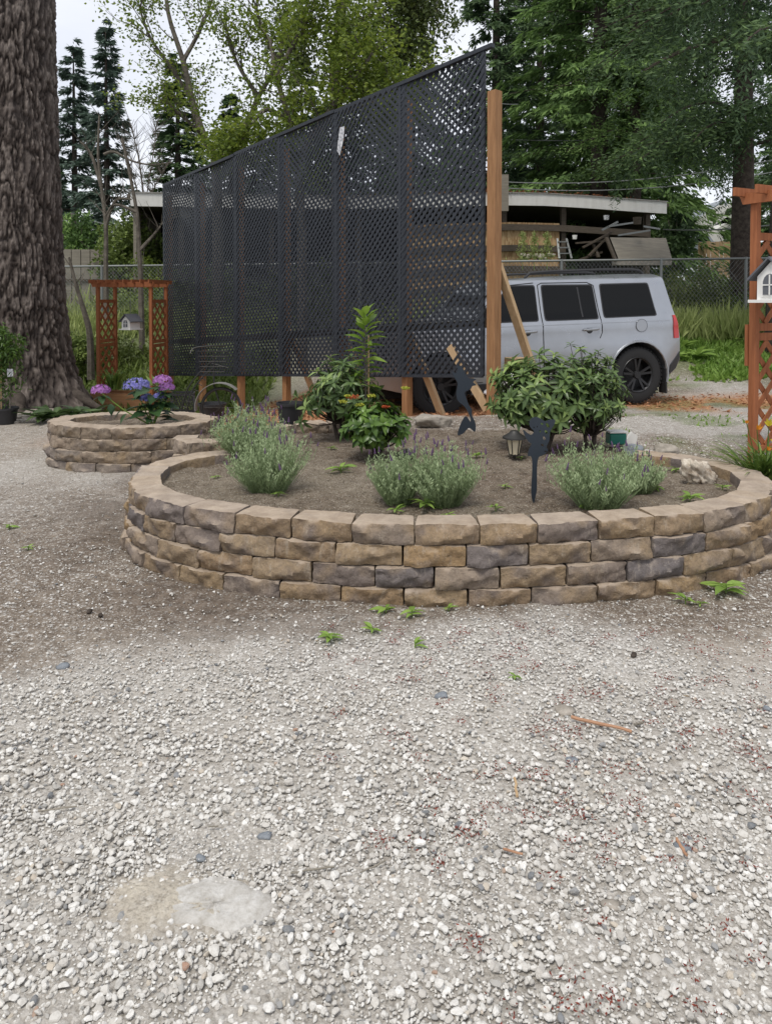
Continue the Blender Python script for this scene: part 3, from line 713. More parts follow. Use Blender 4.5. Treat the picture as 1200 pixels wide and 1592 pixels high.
# crumbs and pebbles on the soil
rg = np.random.default_rng(31); n = 5200; x = rg.uniform(-1.6, 2.3, n); y = rg.uniform(3.5, 6.9, n); k = poly_in(x, y, shr); x, y = x[k], y[k]
scatter_stones('soil_crumbs', x, y, soil_z(x, y), .004+.018*rg.beta(1, 5, len(x)), 1, M['soil'], rg.uniform(0, 1, len(x)), 'small crumbs of brown soil over the raised bed', 'soil', True, 32)
rg = np.random.default_rng(33); n = 2600; x = rg.uniform(-2.6, 3.2, n); y = rg.uniform(2.7, 4.6, n); k = ~poly_in(x, y, BED); x, y = x[k], y[k]
scatter_stones('dirt_crumbs', x, y, ground_z(x, y), .004+.014*rg.beta(1, 5, len(x)), 1, M['soil'], rg.uniform(0, 1, len(x)), 'small crumbs of brown dirt outside the wall', 'dirt', True, 34)

# ------------------------------------------------------------------ conifers
def conifer_mesh(seed, h, r, nb, pts, sp, droop, slen, swid, hang=.3, pw=.85, base=.05, up=.12):
    rg = np.random.default_rng(seed); u = rg.uniform(0, 1, nb)**1.15
    zb = h*(base+(1-base)*u); ln = (r*(1-(zb-h*base)/(h*(1-base)))**pw)*rg.uniform(.62, 1.12, nb)+.15; az = rg.uniform(0, 2*math.pi, nb)
    t = rg.uniform(.12, 1, (nb, pts))**.75
    out = np.stack([np.cos(az), np.sin(az)], -1)
    rad = t*ln[:, None]; zz = zb[:, None]+up*rad-droop*rad*t
    lat = rg.normal(scale=.10, size=(nb, pts))*ln[:, None]*t
    X = out[:, None, 0]*rad-out[:, None, 1]*lat; Y = out[:, None, 1]*rad+out[:, None, 0]*lat
    Pp = np.stack([X, Y, zz], -1).reshape(-1, 3); Pp = np.repeat(Pp, sp, 0); n = len(Pp)
    o3 = np.repeat(np.repeat(np.concatenate([out, np.zeros((nb, 1))], 1), pts, 0), sp, 0)
    sd_ = np.stack([-o3[:, 1], o3[:, 0], np.zeros(n)], -1)
    d = o3*rg.uniform(.3, 1.1, (n, 1))+sd_*rg.uniform(-1, 1, (n, 1))+np.array([0, 0, 1])*(-hang+rg.normal(scale=.22, size=(n, 1)))
    tt = np.repeat(t.reshape(-1), sp)
    # thin out the sprays that sit deep inside
    Pp = Pp+rg.normal(scale=slen*.16, size=(n, 3))
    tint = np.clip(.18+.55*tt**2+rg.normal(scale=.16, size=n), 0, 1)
    V, Fq, T = blades(Pp, d, sd_+rg.normal(scale=.5, size=(n, 3)), slen*rg.uniform(.55, 1.35, n), swid*rg.uniform(.6, 1.3, n), tint)
    me = fast('crown', V, Fq, T, False)
    mb = MB(); mb.tube([(0, 0, -.5), (0, 0, h*.5), (0, 0, h*.97)], [h*.017, h*.010, .02], 8)
    for i in range(0, nb, 3):
        if ln[i] > .8:
            e = ln[i]*.8; mb.tube([(0, 0, zb[i]), (out[i, 0]*e*.5, out[i, 1]*e*.5, zb[i]+up*e*.5-droop*e*.25), (out[i, 0]*e, out[i, 1]*e, zb[i]+up*e-droop*e*.8)], [.035, .02, .008], 4, False)
    tr = mb.mesh('trunk', True); tr.materials.append(M['dark_bark']); return me, tr
CONA = conifer_mesh(1, 20, 4.4, 330, 19, 7, .30, .34, .085, .5)
CONB = conifer_mesh(2, 20, 3.9, 300, 17, 6, .18, .34, .095, .3)
CONC = conifer_mesh(3, 14, 1.9, 230, 12, 6, .22, .30, .085, .25, .75)
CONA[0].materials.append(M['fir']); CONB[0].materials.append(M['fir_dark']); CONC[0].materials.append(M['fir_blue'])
def conifer(kind, x, y, s_, rz, label, group, sx=1.0, crown_mat=None):
    z = float(ground_z(x, y)); t = empty('conifer', (x, y, z), rz, label, 'tree', group); t.scale = (s_*sx, s_*sx, s_)
    c = inst('crown', kind[0], t, (0, 0, 0)); inst('trunk', kind[1], t, (0, 0, 0))
    if crown_mat:
        c.material_slots[0].link = 'OBJECT'; c.material_slots[0].material = crown_mat
g_ = 'tall conifers behind the shed'
def cx(px, Y): return ray(px, 400).x*Y
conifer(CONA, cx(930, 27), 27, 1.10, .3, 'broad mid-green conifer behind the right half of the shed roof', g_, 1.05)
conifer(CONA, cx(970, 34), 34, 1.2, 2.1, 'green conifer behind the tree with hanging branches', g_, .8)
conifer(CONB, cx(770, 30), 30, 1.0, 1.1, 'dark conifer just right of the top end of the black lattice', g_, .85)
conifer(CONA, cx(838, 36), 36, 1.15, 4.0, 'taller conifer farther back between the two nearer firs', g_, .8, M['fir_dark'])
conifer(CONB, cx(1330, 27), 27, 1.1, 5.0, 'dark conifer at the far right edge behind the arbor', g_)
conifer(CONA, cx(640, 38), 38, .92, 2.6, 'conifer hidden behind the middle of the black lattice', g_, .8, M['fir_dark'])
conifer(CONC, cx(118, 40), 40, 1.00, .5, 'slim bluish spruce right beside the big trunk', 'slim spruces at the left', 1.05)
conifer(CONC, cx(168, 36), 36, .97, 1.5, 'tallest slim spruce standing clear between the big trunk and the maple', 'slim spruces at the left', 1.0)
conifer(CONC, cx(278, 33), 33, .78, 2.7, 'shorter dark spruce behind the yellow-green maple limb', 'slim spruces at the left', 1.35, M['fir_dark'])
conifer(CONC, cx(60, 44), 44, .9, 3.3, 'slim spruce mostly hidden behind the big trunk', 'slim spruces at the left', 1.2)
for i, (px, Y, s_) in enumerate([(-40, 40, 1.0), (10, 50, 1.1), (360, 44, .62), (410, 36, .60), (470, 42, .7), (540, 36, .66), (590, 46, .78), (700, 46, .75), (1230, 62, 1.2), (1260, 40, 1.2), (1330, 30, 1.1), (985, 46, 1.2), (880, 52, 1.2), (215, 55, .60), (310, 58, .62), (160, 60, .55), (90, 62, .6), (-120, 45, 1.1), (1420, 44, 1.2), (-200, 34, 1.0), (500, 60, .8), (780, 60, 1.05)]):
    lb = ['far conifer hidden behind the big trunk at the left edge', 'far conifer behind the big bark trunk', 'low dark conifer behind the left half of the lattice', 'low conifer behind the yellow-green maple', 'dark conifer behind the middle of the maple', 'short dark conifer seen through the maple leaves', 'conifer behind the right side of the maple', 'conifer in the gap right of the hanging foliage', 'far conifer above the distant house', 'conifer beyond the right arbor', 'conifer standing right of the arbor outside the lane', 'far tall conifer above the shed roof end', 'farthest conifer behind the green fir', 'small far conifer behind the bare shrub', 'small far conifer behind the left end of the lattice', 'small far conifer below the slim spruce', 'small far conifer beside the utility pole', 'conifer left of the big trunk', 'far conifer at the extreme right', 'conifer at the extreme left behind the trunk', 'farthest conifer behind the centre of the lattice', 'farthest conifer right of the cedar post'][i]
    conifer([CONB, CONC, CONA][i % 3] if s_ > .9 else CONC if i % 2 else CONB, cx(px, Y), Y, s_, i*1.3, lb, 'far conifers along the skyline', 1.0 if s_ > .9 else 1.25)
# weeping tree in front on the right
def weeping(x, y, h, r, seed, label, z_lo, n_br, tr=.24, azc=math.pi, azs=1.3, m='fir_dark', hangmax=2.6, tip=.5):
    rg = np.random.default_rng(seed); z0 = float(ground_z(x, y)); t = empty('weeping_spruce', (x, y, z0), 0, label, 'tree')
    mb = MB(); mb.tube([(0, 0, -.3), (.02, 0, h*.3), (-.03, 0, h*.6), (0, 0, h)], [tr*1.25, tr, tr*.75, .05], 14)
    mb.build('trunk', M['dark_bark'], t, True)
    Vs, Fs, Ts, n0 = [], [], [], 0; bb = MB()
    for i in range(n_br):
        zb = z_lo+(h-z_lo)*rg.uniform(0, 1)**1.1; az = azc+rg.normal(scale=azs); ln = r*rg.uniform(.45, 1.05)
        k = 9; tt = np.linspace(0, 1, k); o = np.array([math.cos(az), math.sin(az)])
        line = np.stack([o[0]*tt*ln, o[1]*tt*ln, zb+.22*ln*tt-.42*ln*tt**2], -1)
        bb.tube(line.tolist(), list(np.linspace(.045, .010, k)), 5, False)
        # hanging curtains
        for j in range(17):
            q_ = rg.uniform(.15, 1); p0 = np.array([np.interp(q_, tt, line[:, c_]) for c_ in range(3)])+rg.normal(scale=.10, size=3)*[1, 1, .4]
            hl = rg.uniform(.35, 1)**1.3*hangmax*(.35+.65*q_); m_ = int(hl/.042)+3
            s2 = np.linspace(0, 1, m_); pp = p0+np.stack([rg.normal(scale=.12)*s2*hl*.3, rg.normal(scale=.12)*s2*hl*.3, -s2*hl], -1)+rg.normal(scale=.045, size=(m_, 3))
            d = rdir(m_, rg)*[.8, .8, .35]+[o[0]*.2, o[1]*.2, -.55]
            V, Fq, T = blades(pp, d, rdir(m_, rg), rg.uniform(.08, .17, m_), rg.uniform(.026, .048, m_), np.clip(.15+.25*q_+tip*.4*(rg.uniform() < .25)+rg.normal(scale=.13, size=m_), 0, 1))
            Vs.append(V); Fs.append(Fq+n0); Ts.append(T); n0 += len(V)
        m_ = 420; q_ = rg.uniform(.1, 1.05, m_); pp = np.stack([np.interp(q_, tt, line[:, c_]) for c_ in range(3)], -1)+rg.normal(scale=.24, size=(m_, 3))*[1, 1, .55]
        V, Fq, T = blades(pp, rdir(m_, rg)*[1, 1, .3]+[o[0]*.7, o[1]*.7, -.1], rdir(m_, rg), rg.uniform(.08, .17, m_), .045, np.clip(rg.normal(.5, .25, m_)+tip*.3, 0, 1))
        Vs.append(V); Fs.append(Fq+n0); Ts.append(T); n0 += len(V)
    bb.build('branches', M['dark_bark'], t)['kind'] = 'stuff'
    ob('crown', fast('crown', np.concatenate(Vs), np.concatenate(Fs), np.concatenate(Ts)), M[m], t)
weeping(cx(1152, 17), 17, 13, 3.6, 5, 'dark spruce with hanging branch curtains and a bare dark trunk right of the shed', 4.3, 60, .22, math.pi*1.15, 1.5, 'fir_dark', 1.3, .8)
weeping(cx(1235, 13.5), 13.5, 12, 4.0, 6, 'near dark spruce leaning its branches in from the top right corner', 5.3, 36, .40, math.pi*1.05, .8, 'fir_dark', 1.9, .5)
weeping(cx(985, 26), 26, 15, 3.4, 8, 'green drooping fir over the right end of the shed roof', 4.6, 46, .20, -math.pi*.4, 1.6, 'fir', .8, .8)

# ------------------------------------------------------------------ broadleaf trees
def broadleaf(name, limbs, leafm, barkm, label, n_sub, leaf, n_leaf, spread, seed, Y0, sub_len=1.0, droop=0, r0=.10, depthv=1.0, group=None):
    rg = random.Random(seed); ng = np.random.default_rng(seed)
    base = limbs[0][0][0]; t = empty(name, base, 0, label, 'tree', group); mb = MB(); tips = []
    o = Vector(base)
    for pts, ra in limbs:
        pp = [Vector(p)-o for p in pts]; sm = spline(pp, False, 5)
        k = len(sm); mb.tube(sm, [ra*(1-.8*i/(k-1))+.006 for i in range(k)], 7)
        for i in range(n_sub):
            f = rg.uniform(.25, 1.0); j = min(int(f*(k-1)), k-2); st = sm[j]; d = (sm[j+1]-sm[j]).normalized()
            d = (d+Vector((rg.uniform(-1, 1), rg.uniform(-1, 1)*depthv, rg.uniform(-.5, .9)-droop))).normalized(); ln = sub_len*rg.uniform(.5, 1.3)
            cur = st; path = [cur]
            for s_ in range(4):
                d = (d+Vector((rg.uniform(-.35, .35), rg.uniform(-.35, .35), rg.uniform(-.25, .3)-droop*.5))).normalized(); cur = cur+d*ln/4; path.append(cur)
            mb.tube(path, [.018, .014, .010, .007, .004], 4, False)
            tips += [(path[q_], .7 if q_ < 3 else 1) for q_ in (2, 3, 4)]
            for s_ in range(2):
                st2 = path[rg.randrange(2, 5)]; d2 = (d+Vector((rg.uniform(-1, 1), rg.uniform(-1, 1), rg.uniform(-.7, .6)-droop))).normalized(); e = st2+d2*ln*.45
                mb.tube([st2, e], [.006, .003], 3, False); tips.append((e, 1))
    mb.build('trunk', barkm, t, True)
    tp = np.array([list(p) for p, _ in tips]); i = ng.integers(0, len(tp), n_leaf)
    clump = ng.normal(.5, .22, len(tp))
    off = ng.normal(size=(n_leaf, 3))*spread*[1, 1, .6]
    pos = tp[i]+off; d = rdir(n_leaf, ng)*[1, 1, .45]+[0, 0, -.25-droop]
    V, Fq, T = blades(pos, d, rdir(n_leaf, ng), leaf*ng.uniform(.6, 1.3, n_leaf), leaf*.72*ng.uniform(.6, 1.2, n_leaf), np.clip(clump[i]+ng.normal(scale=.16, size=n_leaf), 0, 1))
    ob('crown', fast('crown', V, Fq, T), leafm, t); return t
Y = 17.0; tb = on_ground(cx(340, Y), Y)
def q3(l, Y): return [P(a, b_, Y+c) for a, b_, c in l]
broadleaf('maple_tree', [([tb]+q3([(338, 330, 0), (335, 250, 0), (318, 215, 0), (300, 160, .2), (285, 95, .3), (262, 20, .4), (255, -60, .4)], Y), .13),
    (q3([(336, 255, 0), (352, 225, -.2), (385, 190, -.4), (402, 150, -.5), (432, 95, -.6), (445, 20, -.6)], Y), .10),
    (q3([(300, 160, .2), (270, 110, 0), (235, 60, -.3), (215, 5, -.5)], Y), .05),
    (q3([(285, 95, .3), (310, 50, .5), (330, 0, .6), (345, -50, .6)], Y), .05),
    (q3([(402, 150, -.5), (370, 100, -.8), (350, 40, -.9)], Y), .05),
    (q3([(318, 215, 0), (300, 195, -.4), (270, 170, -.7), (255, 150, -.8)], Y), .04),
    (q3([(432, 95, -.6), (410, 50, -.6), (395, 0, -.8)], Y), .04)], M['maple'], M['grey_bark'],
    'open airy maple with forked grey limbs and sky showing through its leaves', 14, .085, 6500, .17, 4, Y, .9, 0, .1)
Y = 15.0
broadleaf('vine_maple', [([on_ground(cx(470, Y), Y)]+q3([(468, 350, 0), (462, 260, 0), (450, 190, 0), (430, 120, .2), (420, 60, .3)], Y), .11),
    (q3([(462, 250, 0), (500, 190, -.2), (540, 140, -.4), (575, 90, -.5)], Y), .09),
    (q3([(500, 190, -.2), (560, 165, -.4), (610, 150, -.5), (640, 125, -.5)], Y), .06),
    (q3([(450, 190, 0), (415, 170, -.4), (395, 190, -.6), (385, 205, -.6)], Y), .05),
    (q3([(540, 140, -.4), (545, 90, 0), (555, 30, .2)], Y), .05),
    (q3([(430, 120, .2), (450, 80, .2), (480, 30, .2), (500, -20, .2)], Y), .05)], M['maple'], M['grey_bark'],
    'dense yellow-green tree rising behind the middle of the black lattice', 15, .095, 14500, .22, 9, Y, .85)
Y = 20.0
broadleaf('dark_hanging_tree', [([on_ground(cx(530, Y), Y)]+q3([(528, 350, 0), (524, 200, 0), (520, 100, 0), (530, 20, 0), (535, -80, 0), (540, -200, 0)], Y), .24),
    (q3([(530, 10, 0), (570, -40, 0), (610, -40, 0), (650, 0, 0)], Y), .07), (q3([(528, 60, 0), (560, 30, 0), (600, 30, 0), (625, 60, 0)], Y), .06),
    (q3([(530, -10, 0), (490, -40, 0), (470, 0, 0), (460, 50, 0)], Y), .06), (q3([(535, -80, 0), (590, -70, 0), (640, -50, 0), (685, -15, 0)], Y), .06), (q3([(522, 110, 0), (550, 90, 0), (570, 120, 0)], Y), .05)],
    M['maple2'], M['dark_bark'], 'dark tree with a black trunk and drooping olive foliage at the top centre', 17, .12, 13000, .25, 12, Y, 1.3, .55)
# lower leafy shrubs and saplings behind the left arbor
def shrub_cloud(name, px, py_top, py_bot, wpx, Y, leafm, n, leaf, label, seed, cat='shrub', group=None, stems=5):
    rg = np.random.default_rng(seed); b_ = P(px, py_bot, Y); hgt = (py_bot-py_top)/F*Y; wd = wpx/F*Y/2
    t = empty(name, b_, 0, label, cat, group); mb = MB()
    for i in range(stems):
        a = rg.uniform(0, 6.28); mb.tube([(0, 0, -.1), (wd*.25*math.cos(a), wd*.25*math.sin(a), hgt*.4), (wd*.6*math.cos(a), wd*.6*math.sin(a), hgt*.85)], [.03, .02, .008], 5, False)
    mb.build('stem', M['grey_bark'], t)
    nb = 40; c = rdir(nb, rg)*rg.uniform(.35, .95, (nb, 1)); c = c*[wd, wd, hgt*.5]+[0, 0, hgt*.52]; i = rg.integers(0, nb, n); cl = rg.normal(.5, .2, nb)
    pos = c[i]+rdir(n, rg)*(rg.uniform(.2, 1, (n, 1))**.5)*wd*.34
    V, Fq, T = blades(pos, rdir(n, rg)+[0, 0, -.1], rdir(n, rg), leaf*rg.uniform(.6, 1.3, n), leaf*.6, np.clip(cl[i]+rg.normal(scale=.15, size=n), 0, 1))
    ob('foliage', fast('foliage', V, Fq, T), leafm, t); return t
shrub_cloud('shrub', 215, 330, 470, 120, 21, M['shrubg'], 5000, .13, 'leafy yellow-green shrub above the left arbor top', 1)
shrub_cloud('shrub', 200, 455, 560, 150, 18.6, M['shrubg'], 4500, .10, 'low leafy shrub on the bank seen through the left arbor', 2)
shrub_cloud('shrub', 130, 330, 440, 90, 26, M['fir'], 3000, .15, 'dark green shrub below the slim spruce beside the trunk', 3)
shrub_cloud('shrub', 340, 420, 540, 170, 19, M['shrubg'], 3500, .12, 'green shrub behind the left end of the black lattice', 4)
shrub_cloud('shrub', 480, 400, 530, 170, 20, M['maple2'], 3500, .12, 'olive shrub behind the middle of the black lattice', 5)
shrub_cloud('shrub', 1080, 425, 530, 170, 17.2, M['maple2'], 6500, .08, 'dark shrub growing through the chain link at the right', 6)
shrub_cloud('shrub', 1010, 440, 540, 120, 17.4, M['shrubg'], 3800, .08, 'green shrub just right of the car behind the chain link', 7)
shrub_cloud('shrub', 1150, 470, 540, 110, 16.4, M['shrubg'], 3500, .08, 'green bush beside the right arbor below the spruce trunk', 8)
shrub_cloud('shrub', 1048, 330, 410, 60, 24, M['fir_dark'], 3500, .16, 'dark bush below the hanging branches near the shed corner', 9)
shrub_cloud('shrub', 175, 515, 605, 130, 15.2, M['maple2'], 4500, .08, 'dark bramble on the bank behind the left arbor', 10)
shrub_cloud('shrub', 125, 520, 600, 60, 14.2, M['shrubg'], 1800, .08, 'small shrub between the big trunk and the left arbor', 11)
shrub_cloud('shrub', 225, 470, 560, 70, 16.8, M['shrubg'], 2500, .08, 'sunlit shrub on the bank behind the hanging birdhouse', 12)
shrub_cloud('shrub', 245, 400, 480, 90, 20.0, M['maple'], 2500, .10, 'bright yellow-green bush beside the left end of the lattice', 13)
# bare shrub and saplings
def sapling(name, lst, Y, ra, label, cat='tree', twigs=12, seed=0, m='grey_bark', up=.6):
    rg = random.Random(seed); base = Vector(lst[0][0]) if isinstance(lst[0][0], Vector) else P(lst[0][0][0], lst[0][0][1], Y)
    t = empty(name, base, 0, label, cat); mb = MB()
    for li, l in enumerate(lst):
        pp = [(P(a, b_, Y)-base) for a, b_ in l]; sm = spline(pp, False, 4); k = len(sm); r = ra if li == 0 else ra*.6
        mb.tube(sm, [r*(1-.75*i/(k-1))+.004 for i in range(k)], 6)
        for i in range(twigs):
            j = rg.randrange(k//3, k); st = sm[j]; d = Vector((rg.uniform(-1, 1), rg.uniform(-1, 1), up+rg.uniform(-.3, .6))).normalized(); ln = rg.uniform(.25, .8)
            m1 = st+d*ln*.5; e = m1+(d+Vector((rg.uniform(-.4, .4), rg.uniform(-.4, .4), .2)))*ln*.5; mb.tube([st, m1, e], [.009, .006, .003], 4, False)
    mb.build('branch', M[m], t, True)
sapling('sapling', [[(222, 600), (221, 520), (219, 440), (217, 390), (213, 330), (200, 260), (190, 215)], [(217, 390), (235, 370), (250, 352)], [(213, 330), (180, 318), (165, 335)]], 15.5, .07, 'thin grey sapling trunk standing right of the hanging birdhouse', twigs=9, seed=1)
sapling('sapling', [[(168, 600), (166, 500), (165, 420), (165, 350), (158, 290), (153, 240), (155, 180)], [(165, 350), (180, 312), (205, 310)], [(158, 290), (142, 240), (125, 220)]], 16.5, .07, 'thin curved sapling between the big trunk and the slim spruce', twigs=9, seed=2)
sapling('dead_shrub', [[(225, 330), (222, 290), (215, 240), (205, 200)], [(225, 330), (232, 280), (240, 230), (243, 200)], [(225, 330), (212, 290), (200, 250), (192, 225)], [(225, 330), (236, 300), (255, 265)]], 24, .035, 'bare grey-brown twiggy shrub left of the lattice end', 'shrub', 60, 3, up=1.0)
sapling('leaning_limb', [[(162, 240), (178, 236), (205, 250), (235, 256), (268, 253)]], 16, .03, 'bare horizontal branch reaching toward the lattice corner', 'branch', 6, 4)
sapling('bent_sapling', [[(142, 590), (140, 520), (130, 480), (118, 440), (108, 400)]], 13.5, .07, 'grey bent sapling leaning beside the big trunk', 'tree', 4, 5)

# ------------------------------------------------------------------ the big trunk
def big_trunk():
    Yc = 10.6; c = P(14, 625, Yc); zc = .0; t = empty('big_fir_trunk', (c.x, Yc, zc), 0, 'huge furrowed brown-grey tree trunk at the left edge', 'tree')
    na, nz_ = 260, 300; th = np.concatenate([np.linspace(R(-165), R(40), 236, endpoint=False), np.linspace(R(40), R(195), 24, endpoint=False)]); hz = np.concatenate([np.linspace(-.35, 6.6, nz_-8), np.linspace(6.8, 9, 8)])
    TH, Z = np.meshgrid(th, hz)
    r = .76+.18*np.exp(-np.clip(Z, 0, 9)/.9)-.016*Z
    flare = np.exp(-np.clip(Z+.1, 0, 9)/.42)*(.10+.22*(.5+.5*np.cos(TH*5+1.2+.3*np.sin(TH*2)))**2+.18*vnoise(np.cos(TH)*3+5, np.sin(TH)*3+5, 0, 4))
    r = r+flare
    cx_, sx_ = np.cos(TH), np.sin(TH)
    wx = (fbm(cx_*2.5, sx_*2.5, Z*1.2, 5, 3)-.5)*.55
    A = fbm(cx_*12+wx*3, sx_*12+wx*3, Z*5.2+wx*4, 11, 2)
    Bn = fbm(cx_*26+wx*5, sx_*26, Z*15, 19, 3)
    ridge = 1-np.abs(A-.5)*4.6; plates = np.clip(1-np.clip(ridge, 0, 1)**1.5, 0, 1)
    ridge2 = np.clip(1-np.abs(Bn-.5)*6, 0, 1)
    hgt = plates*.72-ridge2*.30+(fbm(cx_*50, sx_*50, Z*22, 33, 2)-.5)*.35
    rr = r+(hgt-.5)*.066
    V = np.stack([cx_*rr, sx_*rr, Z], -1).reshape(-1, 3); idx = np.arange(na*nz_).reshape(nz_, na); nx_ = np.roll(idx, -1, 1)
    Fq = np.stack([idx[:-1], nx_[:-1], nx_[1:], idx[1:]], -1).reshape(-1, 4)
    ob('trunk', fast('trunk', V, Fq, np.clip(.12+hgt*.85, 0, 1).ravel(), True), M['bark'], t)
    rg = random.Random(3)
    for a, l in ((-.25, .8), (-1.0, .7)):
        pts = [(math.cos(a)*(.75+i*l/6), math.sin(a)*(.75+i*l/6), .28-.34*(i/6)**.7+rg.uniform(-.02, .02)) for i in range(7)]
        MB().tube(pts, [.16, .14, .12, .10, .07, .05, .03], 10).build('root', M['dark_bark'], t, True)
    # bare soil swelling round the foot comes from the ground itself
big_trunk()
M['darkleaf'] = M['weed']
def weed(px, py, r, n, label, pt=None, m='weed', h=.5, w=.38, name='weed', grp='weeds seeded around the garden', seed=0, tint=.5, z=None):
    rg = random.Random(int(px*7+py)+seed); p = pt if pt is not None else G(px, py)
    t = empty(name, p, 0, label, 'weed', grp); items = []
    lm = [leaf_mesh('leaf', 1, w, .35, .2, 4, 'ell', tint+dt, .12) for dt in (-.2, .1, .3)]
    for q_ in lm: q_.materials.append(M[m])
    for i in range(n):
        a = 2*math.pi*i/n*1.618*2+rg.uniform(-.4, .4); el = h*rg.uniform(.3, 1.3); d = Vector((math.cos(a), math.sin(a), el))
        L_ = r*rg.uniform(.6, 1.1); inst('leaf', rg.choice(lm), t, (0, 0, .01+r*.25*(i/n)), orient(d, roll=rg.uniform(-.3, .3)), (L_, L_, L_))
    MB().tube([(0, 0, -.02), (0, 0, r*.3+.01)], .003, 5).build('stem', M[m], t)
# ------------------------------------------------------------------ lattice screen
FR = Vector((.985, 7.42, 0)); FL = Vector((-3.86, 12.9, 0))
def zb(t): return .672+(.128-.672)*t
def zt(t): return 3.925+(3.40-3.925)*t
scr = empty('lattice_screen', (FR.x, FR.y, .35), 0, 'long tall black plastic lattice privacy screen on cedar posts', 'fence')
so_ = Vector(scr.location)
slat_unit = MB().box((-.5, -.003, -.0155), (.5, .003, .0155)).mesh('slat'); slat_unit.materials.append(M['lattice'])
fdir = (FL-FR).normalized(); fnor = Vector((-fdir.y, fdir.x, 0))
if fnor.y > 0: fnor = -fnor
slots = []
pan_objs = []
for k in range(6):
    t0, t1 = k/6, (k+1)/6; a = FR.lerp(FL, t0); b_ = FR.lerp(FL, t1); W_ = (b_-a).length
    bow = .02*(1 if k % 2 else -1)
    rz = math.atan2((b_-a).y, (b_-a).x)
    # panel-local: x along, z up with shear for the slope
    e = bpy.data.objects.new('lattice_panel', None)
    def pt(u, v, off=0):    # u in 0..W, v in 0..1
        t = t0+(t1-t0)*u/W_; q_ = a.lerp(b_, u/W_); z = zb(t)+(zt(t)-zb(t))*v
        return Vector((q_.x, q_.y, z))+fnor*(off+bow*1.6*math.sin(math.pi*u/W_)*(.5+v))-so_
    fr = MB(); mid = .012
    fr.beam(pt(.024, 0), pt(.024, 1), .046, .026, fnor); fr.beam(pt(W_-.024, 0), pt(W_-.024, 1), .046, .026, fnor)
    fr.beam(pt(.02, .0), pt(W_-.02, .0), .03, .026, fnor); 
    po = fr.build('lattice_panel', M['lattice'], scr)
    pan_objs.append(po); pitch = .0885; Hh = 3.25
    for dirn in (1, -1):
        s0 = -Hh if dirn == 1 else 0.0; s1 = W_ if dirn == 1 else W_+Hh; s_ = s0+pitch*.4
        while s_ < s1:
            # line x = s + dirn*z
            zs = []
            for xx in (.0, W_):
                z_ = (xx-s_)/dirn
                if -1e-6 <= z_ <= Hh+1e-6: zs.append((xx, z_))
            for z_ in (0.0, Hh):
                xx = s_+dirn*z_
                if 1e-6 < xx < W_-1e-6: zs.append((xx, z_))
            s_ += pitch*1.0
            if len(zs) < 2: continue
            zs.sort(); (xa, za), (xb, zb_) = zs[0], zs[-1]
            if math.hypot(xb-xa, zb_-za) < .05: continue
            slots.append((k, po, pt(xa, za/Hh, .006 if dirn == 1 else .013), pt(xb, zb_/Hh, .006 if dirn == 1 else .013)))
slots.sort(key=lambda s_: (s_[0], -(s_[2]-s_[3]).length))
def smat(p, q_):
    d = (q_-p); Ln = d.length; d.normalize(); y_ = fnor; z_ = d.cross(y_).normalized(); m = Matrix((d, z_.cross(d), z_)).transposed(); return (p+q_)/2, m.to_euler(), Ln
rest = MB()
for i, (k, po, p, q_) in enumerate(slots):
    c_, eu, Ln = smat(p, q_)
    if i < 300: inst('slat', slat_unit, po, c_, eu, (Ln, 1, 1))
    else:
        m = Matrix.Translation(c_) @ eu.to_matrix().to_4x4() @ Matrix.Diagonal((Ln, 1, 1, 1)); rest.box((-.5, -.003, -.0155), (.5, .003, .0155), m)
r_ = rest.build('lattice_slats', M['lattice'], scr); r_['kind'] = 'stuff'
for k in range(3):   # top cap in lengths
    a0, a1 = k/3, (k+1)/3-.002; pA = FR.lerp(FL, a0); pB = FR.lerp(FL, a1)
    if k == 0: pA = FR-fdir*.10
    MB().beam(Vector((pA.x, pA.y, zt(a0)+.018+.01*(k % 2)))-so_, Vector((pB.x, pB.y, zt(a1)+.018+.01*(k % 2)))-so_, .055, .04).build('top_cap', M['lattice'], scr)
# posts and braces
for i, tt in enumerate((-.0135, .1667, .3333, .50, .6667, .8333, .995)):
    q_ = FR.lerp(FL, tt)-fnor*(.085 if i else .03); gz = float(ground_z(q_.x, q_.y)); big = i == 0
    top = 3.50 if big else zt(max(tt, 0))-.15
    wd = .105 if big else .09
    q0 = Vector((q_.x, q_.y, gz-.1))-so_; q1 = Vector((q_.x+(-.0), q_.y, top))-so_
    po = MB().beam(q0, q1, wd, wd, fnor).build('post', M['cedar'], scr, bevel=.004)
    br_top = q0.lerp(q1, .62 if big else .42); back = -fnor
    if big:
        bt = Vector((q_.x, q_.y, 1.80))-so_; foot = Vector((q_.x+.60, q_.y+.34, float(ground_z(q_.x+.60, q_.y+.34))+.18))-so_
        bt += Vector((.04, .03, 0)); MB().beam(bt, foot, .085, .045, fnor).build('brace', M['pale_wood'], scr)
        MB().beam(Vector((q_.x-.40, q_.y+.42, .95))-so_, Vector((q_.x-.05, q_.y+.08, .33))-so_, .085, .04, fnor).build('brace', M['pale_wood'], scr)
    elif i in (1, 2, 3):
        bt = Vector((q_.x, q_.y, 1.05))+fdir*-.05-so_; foot = Vector((q_.x, q_.y, .06))+fdir*-.35+back*.25-so_
        MB().beam(bt, foot, .085, .045, fnor).build('brace', M['pale_wood'], scr)
for tt in (.30, .72): pass
for hz in (1.0,):
    pA = FR-fnor*.03; pB = FL-fnor*.03
    MB().beam(Vector((pA.x, pA.y, hz+.20))-so_, Vector((pB.x, pB.y, hz-.30))-so_, .035, .085).build('rail', M['old_wood'], scr)
lab = P(540, 192, 8.9)
